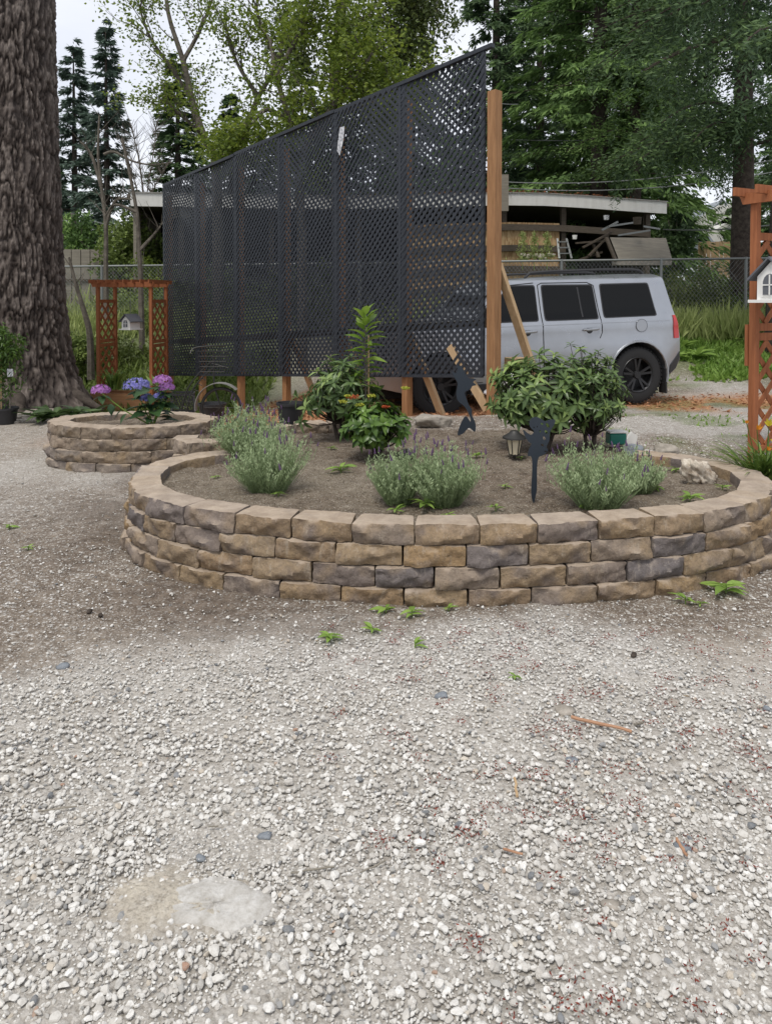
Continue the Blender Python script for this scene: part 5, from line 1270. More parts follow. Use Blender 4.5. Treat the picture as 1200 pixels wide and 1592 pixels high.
# distant house, camper, car, board fence
hs = empty('distant_house', P(1105, 385, 48), 0, 'pale grey gabled house far behind under the hanging branches', 'house'); o = Vector(hs.location)
M['siding'] = mat('grey_blue_siding', (.30, .33, .37), .8)
def hp(px, py, Yy): return P(px, py, Yy)-o
wl = MB().prism([(hp(1070, 0, 48).x, 0), (hp(1160, 0, 48).x, 0), (hp(1160, 0, 48).x, 2.0), (hp(1128, 0, 48).x, 3.1), (hp(1085, 0, 48).x, 1.7), (hp(1070, 0, 48).x, 1.55)], 0, 6).build('wall', M['siding'], hs)
for (a_, b_) in (((1078, 357), (1128, 325)), ((1128, 325), (1175, 345))): MB().beam(hp(*a_, 47.7), hp(*b_, 47.7), .9, .22, Vector((0, 1, 0))).build('roof', M['white'], hs)
MB().lathe([(.001, 0), (.42, 0), (.42, .05), (.001, .05)], 16, axis='y').build('window', M['glass'], hs, loc=hp(1127, 345, 47.9))
cp = empty('camper', P(1120, 383, 42), 0, 'white camper van parked in front of the distant house', 'camper'); MB().prism([(-1.2, 0), (2.2, 0), (2.2, 1.25), (.2, 1.3), (-.2, 1.0), (-1.2, .9)], 0, 1.8).build('body', M['white'], cp)
for x_ in (.35, .95): MB().box((x_, -.02, .62), (x_+.5, .0, .95)).build('window', M['glass'], cp)
dc = empty('distant_car', P(1092, 388, 38), 0, 'small grey car beside the camper at the distant house', 'car'); MB().prism([(-.8, 0), (1.0, 0), (1.05, .35), (.55, .42), (.3, .75), (-.4, .75), (-.8, .4)], 0, 1.4).build('body', M['siding'], dc)
MB().prism([(-.33, .42), (.38, .42), (.24, .68), (-.33, .68)], -.02, -.002).build('window', M['glass'], dc)
bf = empty('board_fence', P(1118, 398, 33), 0, 'pale vertical board fence below the distant camper', 'fence')
for k in range(11): MB().box((-.95+k*.19, 0, -1.0), (-.95+k*.19+.17, .03, .62+.02*(k % 3))).build('board', M['pale_wood'], bf)
# ------------------------------------------------------------------ grass and weeds at the back (uncountable)
def grass(name, n, xr, yr, hgt, label, seed, m='grass', wd=.02, dens=None, lean=.35, cat='grass'):
    rg = np.random.default_rng(seed); x = rg.uniform(*xr, n); y = rg.uniform(*yr, n)
    if dens is not None: k = rg.uniform(size=n) < dens(x, y); x, y = x[k], y[k]
    n = len(x); z = ground_z(x, y); hv = hgt*rg.uniform(.45, 1.2, n)*(.6+.8*fbm(x*.9, y*.9, 0, seed, 3))
    V, Fq, T = blades(np.stack([x, y, z-.02], -1), rg.normal(size=(n, 3))*[lean, lean, 0]+[0, 0, 1], rg.normal(size=(n, 3))*[1, 1, 0]+[.01, 0, 0], hv, wd*rg.uniform(.6, 1.5, n), np.clip(fbm(x*.7, y*.7, 0, seed+4, 3)+rg.normal(scale=.2, size=n), 0, 1))
    tag(ob(name, fast(name, V, Fq, T), M[m]), label, cat, kind='stuff')
grass('tall_grass', 16000, (1.5, 11), (14.2, 19), .75, 'tall yellow-green grass along the chain link behind the car', 1, wd=.035)
grass('tall_grass', 5000, (-9, -2.5), (16, 20), .5, 'tall light grass on the bank behind the left arbor', 2, wd=.04)
grass('low_grass', 14000, (3.4, 9), (11.6, 14.6), .20, 'low bright green weeds and grass right of the car', 3, 'weed', .05, lambda x, y: ss((fbm(x*1.2, y*1.2, 0, 9, 3)-.40+.10*(y-12.5))/.12), 1.0, 'ground cover')
grass('low_grass', 3500, (1.6, 5.2), (5.6, 9.2), .06, 'thin patchy green weeds in the gravel behind the bed', 4, 'weed', .018, lambda x, y: ss((fbm(x*1.7, y*1.7, 0, 61, 4)-.52)/.1), .9, 'ground cover')
grass('low_grass', 5000, (-6, -2.2), (11.5, 15.5), .28, 'rough green growth at the foot of the bank behind the left arbor', 5, 'shrubg', .05, None, .8, 'ground cover')
grass('tall_grass', 12000, (0, 30), (19, 34), 1.0, 'rough grass beyond the chain link towards the distant house', 6, wd=.08)
grass('tall_grass', 9000, (-30, 0), (20, 34), 1.0, 'rough grass beyond the bank at the left', 7, wd=.08)
grass('soil_weeds', 900, (-1.4, 2.0), (3.8, 6.3), .022, 'sparse tiny green seedlings on the bed soil', 8, 'weed', .010, lambda x, y: (fbm(x*2, y*2, 0, 5, 3) > .52)*0, .8)
# tall thin weeds by the shed
for i, px in enumerate((812, 830, 850)):
    p_ = P(px, 408, 19.3); t = empty('tall_weed', p_, 0, ['tall feathery weed nearest the cedar post before the strand board', 'middle feathery weed before the strand board', 'tall feathery weed nearest the ladder'][i], 'weed', 'feathery weeds before the shed'); rg = np.random.default_rng(i); n = 260
    hz_ = rg.uniform(0, 1, n); V, Fq, T = blades(np.stack([rg.normal(scale=.10, size=n)*(1.2-hz_), rg.normal(scale=.08, size=n), hz_*.75], -1), rdir(n, rg)+[0, 0, .8], rdir(n, rg), .10, .028, rg.uniform(0, 1, n))
    ob('leaves', fast('leaves', V, Fq, T), M['grass'], t); MB().tube([(0, 0, -.2), (0, 0, .75)], .008, 4).build('stem', M['weed'], t)
# broad-leaf clumps right of the car
for i, (px, py, s_) in enumerate([(1062, 545, .34), (1085, 560, .38), (1120, 528, .36), (1140, 535, .34), (1050, 560, .30), (1098, 520, .32), (1150, 510, .3), (1070, 520, .34)]):
    weed(px, py, s_, 12, ['bright dock clump nearest the car tail', 'largest bright dock clump in the gravel right of the car', 'bright broad weed midway to the arbor', 'bright broad weed against the right arbor', 'low broad weed just below the tail lamp', 'broad weed at the edge of the tall grass', 'small broad weed behind the arbor post', 'broad weed behind the car bumper at the grass edge'][i], h=.8, w=.34, grp='broad green weeds right of the car', tint=.6)
for i, (px, py, s_) in enumerate([(92, 625, .34), (112, 630, .30), (80, 612, .30), (128, 628, .26)]):
    weed(px, py, s_, 13, pt=on_ground(ray(px, 600).x*9.0, 9.0+.012*(px-100)), label=['largest leafy plant at the foot of the big trunk', 'leafy plant right of it at the foot of the big trunk', 'leafy plant tucked against the bark of the big trunk', 'small leafy plant nearest the left arbor box'][i], h=.8, w=.40, grp='leafy plants at the trunk foot', tint=.0, m='rhodo')
# weeds near the wall
for i, (px, py, s_, n, lb) in enumerate([
    (512, 1000, .075, 8, 'small green weed in the gravel below the wall, left of centre'), (578, 985, .055, 7, 'tiny pale green weed in the gravel between two larger ones'),
    (600, 955, .07, 6, 'weed growing against the wall foot by the grey bottom block'), (640, 960, .075, 5, 'broad bright leaf pair at the wall foot'), (697, 950, .045, 6, 'small bright weed at the foot of the wall centre'),
    (1128, 925, .13, 8, 'tall bright green weed against the wall foot at the right'), (1065, 940, .075, 7, 'low weed at the wall foot left of the tall one'),
    (645, 1008, .06, 3, 'single fallen yellow-green leaf pair on the gravel'), (45, 855, .04, 6, 'tiny weed on the bare dirt at the left'), (15, 822, .06, 7, 'small weed at the left edge on the dirt'), (800, 1060, .035, 7, 'tiny mossy tuft on the light dirt'), (1088, 945, .04, 5, 'tiny sprout beside the low weed at the wall foot')]):
    weed(px, py, s_, n, lb, tint=.55)
for i, (px, py, s_, n, lb) in enumerate([
    (530, 735, .11, 10, 'leafy green weed on the soil between the first two front lavenders'), (660, 792, .12, 9, 'spiky green weed at the foot of the middle lavender'), (616, 798, .07, 6, 'small weed by the wall left of the middle lavender'),
    (770, 795, .075, 6, 'young weed near the wall cap below the fairy stake'), (697, 806, .06, 6, 'flat weed on the wall cap below the middle lavender'), (433, 772, .055, 6, 'small bright weed at the foot of the left lavender'), (335, 745, .04, 6, 'tiny weed on the soil at the left'),
    (740, 712, .08, 6, 'yellowish weed right of the middle lavender'), (1018, 762, .07, 9, 'weed left of the driftwood chunk'), (1072, 780, .09, 10, 'feathery weed just below the driftwood chunk'), (1122, 762, .06, 7, 'small weed right of the driftwood chunk'),
    (785, 760, .05, 6, 'small weed left of the fairy stake'), (905, 792, .05, 5, 'tiny weed by the wall below the right lavender'), (515, 700, .05, 6, 'tiny weed before the dark leafy bush'), (810, 715, .05, 6, 'small weed right behind the lantern'), (1050, 735, .06, 8, 'weed between the right lavender and the driftwood')]):
    weed(px, py, s_, n, lb, pt=B(px, py), tint=.5, w=.32, grp='weeds on the bed soil')
rg = random.Random(2)

# ------------------------------------------------------------------ lavenders
fl = MB()
for k in range(6):
    fl.lathe([(.001, .000+k*.005), (.0065-.0007*k, .003+k*.005), (.001, .0062+k*.005)], 6)
me_fl = fl.mesh('flower_head', True); 
for k in range(3):
    a = k*2.1; me_ = None
M_fl_t = me_fl; me_fl.materials.append(M['lavf'])
def lavender(p, hgt, wd, n, nf, label, seed, tall=.0):
    g = np.random.default_rng(seed); t = empty('lavender_plant', p, 0, label, 'lavender', 'lavender plants in the raised bed')
    az = g.uniform(0, 6.283, n); rr = np.sqrt(g.uniform(0, 1, n)); base = np.stack([np.cos(az)*rr*wd*.20, np.sin(az)*rr*wd*.20, np.full(n, -.01)], -1)
    lean = rr*wd*.36; ht = hgt*(1-.35*rr**2)*(.55+.55*fbm(az*2.2, rr*3, 0, seed, 2))*g.uniform(.72, 1.15, n)*1.1; tip = base+np.stack([np.cos(az)*lean, np.sin(az)*lean, ht], -1)
    Vs, Fs, Ts, n0 = [], [], [], 0; mstep = 17
    for k in range(mstep):
        f = (k+g.uniform(0, .8, n))/mstep; f2 = f[:, None]; pos = base+(tip-base)*[1, 1, 0]*(f2**1.35)+(tip-base)*[0, 0, 1]*f2
        sz = .036*(1-.45*f)*g.uniform(.7, 1.2, n)
        for q_ in range(2):
            a2 = g.uniform(0, 6.283, n); dd = np.stack([np.cos(a2)*.8, np.sin(a2)*.8, g.uniform(.5, 1.7, n)], -1)
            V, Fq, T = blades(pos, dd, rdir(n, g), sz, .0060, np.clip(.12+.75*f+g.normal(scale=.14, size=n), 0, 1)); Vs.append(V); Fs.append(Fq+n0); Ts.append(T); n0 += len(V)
    sd2 = rdir(n, g)*[1, 1, 0]+[.01, 0, 0]
    V, Fq, T = blades(base, tip-base, sd2, np.linalg.norm(tip-base, axis=1), .004, np.full(n, .3)); Vs.append(V); Fs.append(Fq+n0); Ts.append(T)
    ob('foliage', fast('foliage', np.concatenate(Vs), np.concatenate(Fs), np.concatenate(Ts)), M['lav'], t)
    st = MB(); r = random.Random(seed)
    for i in range(nf):
        j = r.randrange(n); tp = Vector(tip[j]); e = tp+Vector((r.uniform(-.03, .03), r.uniform(-.03, .03), r.uniform(.01, .05)+tall)); st.tube([tp-Vector((0, 0, .05)), e], .0014, 4, False)
        s_ = r.uniform(.7, 1.25); inst('flower_head', me_fl, t, e, (r.uniform(-.3, .3), r.uniform(-.3, .3), 0), (s_*1.15, s_*1.15, s_*1.1))
    st.build('flower_stems', M['lav'], t)['kind'] = 'stuff'
put_t = np.random.default_rng(5).uniform(0.1, 1, len(me_fl.vertices)); me_fl.attributes['tint'].data.foreach_set('value', put_t.astype(np.float32))
lavender(B(418, 765), .40, .50, 260, 26, 'leftmost front lavender, bushy grey-green, by the left curve of the wall', 1)
lavender(B(388, 712), .36, .56, 380, 60, 'large hazy lavender behind the leftmost one with many faded flowers', 2, .0)
lavender(B(620, 782), .33, .36, 190, 22, 'left clump of the middle lavender with faded tips', 3)
lavender(B(690, 785), .35, .42, 260, 30, 'right clump of the middle lavender with dark purple heads', 4, .02)
lavender(B(930, 790), .37, .52, 280, 30, 'lavender on the right in front of the big rhododendron', 5)
lavender(B(990, 768), .27, .34, 150, 8, 'small sparse lavender right of the larger one near the driftwood', 6)

# ------------------------------------------------------------------ rosette shrubs
def rosette_shrub(name, p, w_, h_, nros, nl, L_, W_, m, label, seed, cap=280, tints=(.1, .35, .6, .9), zc=.5, cat='shrub', droopy=.0, trunks=4, sq=1.0, lowcut=.0, lsp=1.0):
    r = random.Random(seed); t = empty(name, p, 0, label, cat)
    lms = [leaf_mesh('leaf', 1, W_/L_, .18+.1*k, .16, 4, 'ell', tt, .10) for k, tt in enumerate(tints)]
    for q_ in lms: q_.materials.append(M[m])
    items = []; st = MB()
    for i in range(nros):
        while True:
            v = Vector((r.gauss(0, 1), r.gauss(0, 1), r.gauss(0, 1))).normalized()
            if v.z > -.55: break
        if i % 9 == 0: lobe = Vector((r.uniform(-.38, .38), r.uniform(-.3, .3), r.uniform(-.42, .16))); lobe *= lsp; lr = r.uniform(.6, .88)
        rad = r.uniform(.45, 1.0)**.5*lr; v0 = v; v = v*1.0+Vector((lobe.x/lr, lobe.y/lr, lobe.z/lr))*.95; c = Vector((v.x*w_/2*rad, v.y*w_/2*rad*sq, h_*zc+v.z*h_*(1-zc)*rad*(1 if v.z > 0 else zc/(1-zc)*.80))); v = v0
        ax = (v+Vector((0, 0, .45))).normalized(); st.tube([(r.uniform(-.03, .03), r.uniform(-.03, .03), .02+h_*.1), c*.55+Vector((0, 0, h_*.02)), c], [.006, .004, .002], 4, False)
        a0 = ax.orthogonal().normalized(); b0 = ax.cross(a0); n_ = r.randint(nl-2, nl+2)
        young = r.random() < .22*(.5+v.z)
        for k in range(n_):
            a = 2.4*k+r.uniform(-.3, .3); f = k/n_; el = 1.15*f-.25-droopy+r.uniform(-.15, .15)
            d_ = (a0*math.cos(a)+b0*math.sin(a))*math.cos(el)+ax*math.sin(el); s_ = L_*(1-.35*f)*r.uniform(.75, 1.15)
            mm = lms[-1] if (young and f > .35) else lms[min(int(r.random()*2+f*1.2), len(lms)-2)]
            items.append((mm, c-ax*.02*(1-f), orient(d_, ax, r.uniform(-.35, .35)), (s_, s_, s_)))
    for k in range(trunks):
        a = r.uniform(0, 6.28); st.tube([(.02*math.cos(a), .02*math.sin(a), -.03), (w_*.10*math.cos(a), w_*.10*math.sin(a), h_*.25), (w_*.22*math.cos(a), w_*.22*math.sin(a), h_*.55)], [.016, .012, .006], 6, False)
    st.build('stems', M['dark_bark'], t); items = [(a, b_, c, d_) for a, b_, c, d_ in items]
    leaf_objects(items, M[m], t, cap, p); return t
p = B(852, 712); p.y += .25; p.z = .36
rosette_shrub('rhododendron', p+Vector((.02, 0, -.02)), 1.0, .80, 190, 9, .112, .038, 'rhodo', 'large rhododendron with long leathery leaves behind the lantern and fairy', 11, zc=.46, sq=.8, tints=(.2, .45, .7, .95), lsp=.8)
p2 = Vector((ray(918, 680).x*5.45, 5.45, .33))
rosette_shrub('pieris_shrub', p2, .62, .88, 230, 8, .070, .024, 'rhodo', 'small-leaved bronze green shrub behind the right side of the rhododendron', 12, cap=120, tints=(.12, .3, .45, .75), zc=.46, lsp=.8)
p = B(585, 712)
rosette_shrub('leafy_hydrangea', p, .50, .46, 120, 8, .085, .046, 'skim', 'dark glossy leafy bush with yellow and red flower clusters in mid bed', 13, cap=260, tints=(.1, .4, .6, .95), zc=.5)
t = [o_ for o_ in bpy.data.objects if o_.name.startswith('leafy_hydrangea')][0]
g = np.random.default_rng(6)
for (px, py, w_, m_) in ((549, 618, 24, 'redf'), (533, 625, 16, 'lyel'), (560, 630, 16, 'lyel'), (630, 604, 16, 'lyel'), (577, 616, 14, 'lyel'), (541, 616, 12, 'lyel'), (600, 633, 12, 'redf')):
    c_ = P(px, py, p.y-.05)-p; n = 90; s_ = w_/F*p.y/2; q_ = rdir(n, g)*g.uniform(.3, 1, (n, 1))*[s_, s_*.8, s_*.30]
    V, Fq, T = blades(q_+np.array(c_), rdir(n, g)+[0, 0, .8], rdir(n, g), .012, .010, g.uniform(0, 1, n)); ob('flower_cluster', fast('flower_cluster', V, Fq, T), M[m_], t)
p = Vector((ray(528, 665).x*5.9, 5.9, .36))
rosette_shrub('evergreen_shrub', p, .72, .72, 120, 8, .11, .036, 'rhodo', 'spreading dark evergreen shrub behind the leafy bush', 14, cap=200, tints=(.1, .25, .4, .8), zc=.46, lsp=.9)
# the tall lime shoot
p = Vector((ray(567, 665).x*5.8, 5.8, .38)); t = empty('young_laurel', p, 0, 'tall young shoot with big lime green leaves rising before the lattice', 'shrub')
lm = [leaf_mesh('leaf', 1, .46, .25, .2, 5, 'ell', tt, .1) for tt in (.2, .5, .85)]
for q_ in lm: q_.materials.append(M['lime'])
MB().tube([(0, 0, -.05), (.01, 0, .5), (.0, 0, .95)], [.008, .007, .004], 6).build('stem', M['grey_bark'], t); MB().tube([(.03, .02, -.05), (.03, .02, .78)], .007, 6).build('cane', M['pale_wood'], t)
r = random.Random(9)
for i in range(46):
    z_ = .38+.58*(i/46)**.8; a = i*2.4+r.uniform(-.3, .3); up = .1+1.2*(i/46)**2+r.uniform(-.2, .3); d_ = Vector((math.cos(a), math.sin(a), up)).normalized(); s_ = r.uniform(.11, .16)
    inst('leaf', r.choice(lm), t, Vector((.005, 0, z_))+Vector((math.cos(a), math.sin(a), 0))*.015, orient(d_, roll=r.uniform(-.4, .4)), (s_,)*3)

# ------------------------------------------------------------------ blue hydrangea in the round bed
p = Vector((ray(238, 660).x*6.45, 6.45, .33)); t = empty('blue_hydrangea', p, 0, 'hydrangea with blue and mauve flower heads in the round bed', 'hydrangea')
lm = [leaf_mesh('leaf', 1, .62, .28, .12, 5, 'ell', tt, .15) for tt in (.15, .4, .7)]
for q_ in lm: q_.materials.append(M['hyd'])
r = random.Random(19); heads = [(213, 600, 20, 'hblue'), (157, 607, 14, 'hpink'), (253, 592, 14, 'hpink'), (259, 603, 12, 'hpink'), (249, 616, 9, 'hblue'), (229, 620, 11, 'hblue')]
st = MB()
for hx, hy, hr, hm in heads:
    c_ = P(hx, hy, 6.40+r.uniform(-.05, .05))-p; st.tube([(0, 0, 0), (c_.x*.55, c_.y*.5, c_.z*.45), (c_.x, c_.y, c_.z-.02)], [.007, .006, .005], 6, False)
    g = np.random.default_rng(int(hx)); n = 150; rad = hr/F*6.4; v = rdir(n, g); v[:, 2] = np.abs(v[:, 2])*1.0-.25; v = unit(v); pos = np.array(c_)+v*[rad, rad, rad*.62]*g.uniform(.88, 1.05, (n, 1))
    Vs, Fs, Ts, n0 = [], [], [], 0; e1 = unit(np.cross(v, g.normal(size=(n, 3)))); e2 = np.cross(v, e1); tn = np.clip(g.normal(.5, .25, n), 0, 1)
    for k in range(4):
        a = k*math.pi/2; dd = e1*math.cos(a)+e2*math.sin(a)+v*.25; V, Fq, T = blades(pos, dd, np.cross(dd, v), .0135, .012, tn); Vs.append(V); Fs.append(Fq+n0); Ts.append(T); n0 += len(V)
    ob('flower_head', fast('flower_head', np.concatenate(Vs), np.concatenate(Fs), np.concatenate(Ts)), M[hm], t)
    for k in range(4):
        a = k*1.6+r.random(); inst('leaf', r.choice(lm), t, c_-Vector((0, 0, .05)), orient(Vector((math.cos(a), math.sin(a)*.8-.2, -.15+r.uniform(-.3, .2)))), (.10,)*3)
for i in range(30):
    a = i*2.4; z_ = .05+.30*(i/30); d_ = Vector((math.cos(a), math.sin(a), .15+r.uniform(-.4, .3))); s_ = r.uniform(.14, .19); inst('leaf', r.choice(lm), t, Vector((math.cos(a)*.06, math.sin(a)*.04, z_)), orient(d_, roll=r.uniform(-.4, .4)), (s_,)*3)
for k in range(4): inst('leaf', r.choice(lm), t, P([190, 180, 172, 197][k], [638, 632, 628, 643][k], 6.35)-p, orient(Vector(([-.8, -.6, .2, -.3][k], -.3, [-.6, -.9, -.5, -.4][k]))), (.10,)*3)
st.build('stems', M['weed'], t, True)
# light young leaves behind
for k in range(7): inst('leaf', leaf_mesh('leaf', 1, .45, .2, .1, 4, 'ell', .9, .1), t, P(235+k*1.5, 600, 6.6)-p, orient(Vector((math.cos(k*2.4), .2, .9+math.sin(k)))), (.11,)*3).data.materials.append(M['rhodo'])

# ------------------------------------------------------------------ lilies at the right and strap leaves in the far arbor box
def strap(name, p, n, L_, m, label, seed, spread=.35, wd=.014, cap=120, cat='plant'):
    r = random.Random(seed); t = empty(name, p, 0, label, cat)
    for i in range(n):
        a = r.uniform(0, 6.28); l_ = L_*r.uniform(.6, 1.1); mb = MB(); V = []; s_ = Vector((-math.sin(a), math.cos(a), 0)); sp_ = spread*r.uniform(.3, 1.3); k = 6; b_ = Vector((r.uniform(-.08, .08), r.uniform(-.06, .06), 0))
        for j in range(k+1):
            f = j/k; c_ = b_+Vector((math.cos(a), math.sin(a), 0))*sp_*(f**1.6)+Vector((0, 0, l_*(f-.42*f**2.6))); w_ = wd*(1-f**2)*.5+.0008
            V += [c_-s_*w_, c_+Vector((0, 0, -w_*.4)), c_+s_*w_]
        Fs = [q_ for j in range(k) for q_ in ((j*3, j*3+1, j*3+4, j*3+3), (j*3+1, j*3+2, j*3+5, j*3+4))]
        o_ = ob('leaf', fast('leaf', V, Fs, [r.uniform(.0, 1)]*len(V), True), m, t)
    return t
p = Vector((ray(1185, 740).x*4.75, 4.75, .22))
M['lilyleaf'] = leafmat('lily_leaf', (.07, .14, .025), (.26, .36, .08), .45, .3)
LT = strap('day_lily', p, 150, .46, M['lilyleaf'], 'clump of strap-leaved day lilies with yellow flowers at the right edge', 3, .36, .016)
tb_ = MB().box((-.35, -.16, -.30), (.6, .16, .04)).build('lily_box', M['plank'], loc=p+Vector((.15, .05, -.02))); tag(tb_, 'brown wooden planter box under the day lilies at the right edge', 'planter box')
for (px, py, m_, s_) in ((1195, 662, 'yellowf', 1.0), (1176, 668, 'orangef', .8), (1208, 690, 'yellowf', 1.1), (1160, 658, 'orangef', .5), (1192, 700, 'orangef', .6)):
    c_ = P(px, py, 4.65)-p; Vs = []; Fs = []; Ts = []; n0 = 0; r = random.Random(px); ax = Vector((r.uniform(-.6, .2), -.6, .5)).normalized(); a0 = ax.orthogonal().normalized(); b0 = ax.cross(a0); it = []
    lmf = leaf_mesh('petal', 1, .34, -.25, .1, 4, 'ell', .6, .3); lmf.materials.append(M[m_])
    fh = bpy.data.objects.new('flower', None); link(fh, LT); fh.location = c_
    for k in range(6): inst('petal', lmf, fh, (0, 0, 0), orient(ax*.9+(a0*math.cos(k*1.047)+b0*math.sin(k*1.047))*.7, ax), (.06*s_,)*3)
    MB().tube([(0, 0, 0), (c_.x*.6, c_.y*.6, c_.z*.6), c_], .003, 5, False).build('flower_stem', M['lilyleaf'], LT)
bp = P(178, 605, 11.85); strap('strap_plant', bp, 60, .5, M['lilyleaf'], 'strap-leaved green plant in the far arbor planter box', 8, .28, .03)

# ------------------------------------------------------------------ potted tree at the left edge
pt_ = on_ground(ray(8, 600).x*8.7, 8.7); t = empty('potted_tree', pt_, 0, 'spindly weeping potted tree with ferny leaves at the left edge', 'potted tree')
s_ = pt_.y/F
MB().lathe([(s_*15, 0), (s_*18.5, s_*22), (s_*20, s_*22), (s_*20, s_*25), (s_*18, s_*25), (s_*17, s_*20)], 24).build('pot', M['black_plastic'], t, True)
MB().tube([(s_*8, 0, s_*20), (s_*9, 0, s_*80), (s_*2, 0, s_*140)], [.012, .010, .007], 6).build('trunk', M['grey_bark'], t); MB().tube([(s_*-6, 0, s_*20), (s_*-5, 0, s_*120)], .008, 6).build('cane', M['pale_wood'], t)
g = np.random.default_rng(77); n = 2600; cc_ = rdir(60, g)*g.uniform(.2, 1, (60, 1))*[s_*36, s_*26, s_*30]+[s_*-4, 0, s_*122]; i = g.integers(0, 60, n); pos = cc_[i]+g.normal(size=(n, 3))*s_*6; k2 = g.uniform(size=n) < .35; pos[k2, 2] -= g.uniform(0, s_*70, k2.sum())
V, Fq, T = blades(pos, rdir(n, g)+[0, 0, -.8], rdir(n, g), s_*9, s_*2.6, g.uniform(.1, .8, n)); ob('foliage', fast('foliage', V, Fq, T), M['skim'], t)
tg_ = MB().box((-.035, 0, -.045), (.035, .002, .045)).build('plant_tag', M['paper'], t, loc=(s_*12, -.05, s_*80)); tg_['label'] = 'small pale plant tag tied to the stem'
# pots behind
def pot(px, py, r_, h_, label, m='black_plastic', Y=None):
    q_ = G(px, py) if Y is None else P(px, py, Y); tag(MB().lathe([(r_*.78, 0), (r_*.95, h_*.9), (r_*1.04, h_*.9), (r_*1.04, h_), (r_*.93, h_), (r_*.85, h_*.7)], 22).build('nursery_pot', M[m], smooth=True, loc=q_), label, 'pot', 'black nursery pots by the screen')
pot(452, 662, .13, .22, 'black nursery pot beside the short back wall under the screen', Y=6.9)
pot(600, 668, .11, .2, 'black nursery pot hidden behind the leafy bush', Y=6.7)
pot(330, 660, .16, .25, 'wide black pot behind the bicycle wheel', Y=8.6)
# black wire crate
cq = P(285, 642, 7.9); t = empty('black_crate', cq, R(10), 'black openwork plastic crate beside the hydrangea', 'crate'); wC, hC = .115, .21
mb = MB()
for i in range(9):
    f = -wC+2*wC*i/8
    for yy in (-wC, wC):
        mb.beam((f, yy, 0), (max(-wC, min(wC, f+.08)), yy, hC), .006, .004, Vector((0, 1, 0))); mb.beam((f, yy, 0), (max(-wC, min(wC, f-.08)), yy, hC), .006, .004, Vector((0, 1, 0)))
        mb.beam((yy, f, 0), (yy, max(-wC, min(wC, f+.08)), hC), .006, .004, Vector((1, 0, 0)))
for z_ in (.003, hC):
    for a_, b_ in (((-wC, -wC), (wC, -wC)), ((wC, -wC), (wC, wC)), ((wC, wC), (-wC, wC)), ((-wC, wC), (-wC, -wC))): mb.beam((*a_, z_), (*b_, z_), .012, .02)
mb.build('crate_mesh', M['black_plastic'], t); MB().box((-wC, -wC, -.01), (wC, wC, .0)).build('base', M['black_plastic'], t)

# ------------------------------------------------------------------ iron bicycle planter
Yb = 7.5; bc = P(345, 650, Yb); t = empty('iron_bicycle', bc, 0, 'black iron bicycle garden ornament with wire basket behind the lavender', 'garden ornament'); o = Vector(bc)
def bp_(px, py, dy=0): return P(px, py, Yb+dy)-o
def circ(cpx, cpy, rr_, a0, a1, n=20, dy=0): return [bp_(cpx+rr_*math.cos(a), cpy-rr_*math.sin(a), dy) for a in np.linspace(a0, a1, n)]
w_ = bpy.data.objects.new('wheel', None); link(w_, t)
MB().tube(circ(344, 634, 30, 0, 2*math.pi, 33), .016, 6, False).build('rim', M['iron'], w_, True)
for k in range(10): a = k*math.pi/5; MB().tube([bp_(344, 634), bp_(344+30*math.cos(a), 634-30*math.sin(a))], .0022, 4).build('spoke', M['iron'], w_)
fe = MB(); pts = circ(342, 632, 37, R(45), R(190), 18)
for a_, b_ in zip(pts, pts[1:]): fe.beam(a_, b_, .10, .006, Vector((0, 0, 1)) if 0 else ((a_+b_)/2-bp_(342, 632)).normalized())
fe.build('fender', M['rust'], t)
fr_ = MB(); fr_.tube(spline([bp_(281, 642), bp_(292, 605), bp_(312, 578), bp_(332, 560)], False, 6), .007, 6); fr_.tube(spline([bp_(290, 642), bp_(299, 608), bp_(318, 584), bp_(335, 570)], False, 6), .007, 6)
for k in range(7): fr_.tube([bp_(283+k*6, 632-k*9), bp_(292+k*5.6, 634-k*8.6)], .004, 4)
fr_.tube([bp_(332, 545), bp_(333, 600), bp_(344, 634)], .008, 6); fr_.tube([bp_(355, 572), bp_(330, 565)], .006, 6); fr_.build('frame', M['iron'], t, True)
hb = MB(); hb.tube(spline([bp_(296, 550, -.1), bp_(303, 541, -.05), bp_(330, 538), bp_(350, 538, .1)], False, 6), .008, 6); hb.build('handlebar', M['iron'], t, True)
ba = MB()
for k in range(8): ba.tube([bp_(308+k*6.5, 546, -.12), bp_(312+k*5.4, 578, -.10)], .0028, 4)
for k in range(5): ba.tube([bp_(308+k, 546+k*8, -.12), bp_(354-k*1.2, 546+k*8, -.12)], .0028, 4)
for k in range(8): ba.tube([bp_(308+k*6.5, 546, .12), bp_(312+k*5.4, 578, .10)], .0028, 4)
ba.tube([bp_(308, 546, -.12), bp_(354, 546, -.12), bp_(354, 546, .12), bp_(308, 546, .12), bp_(308, 546, -.12)], .004, 5); ba.build('basket', M['iron'], t)

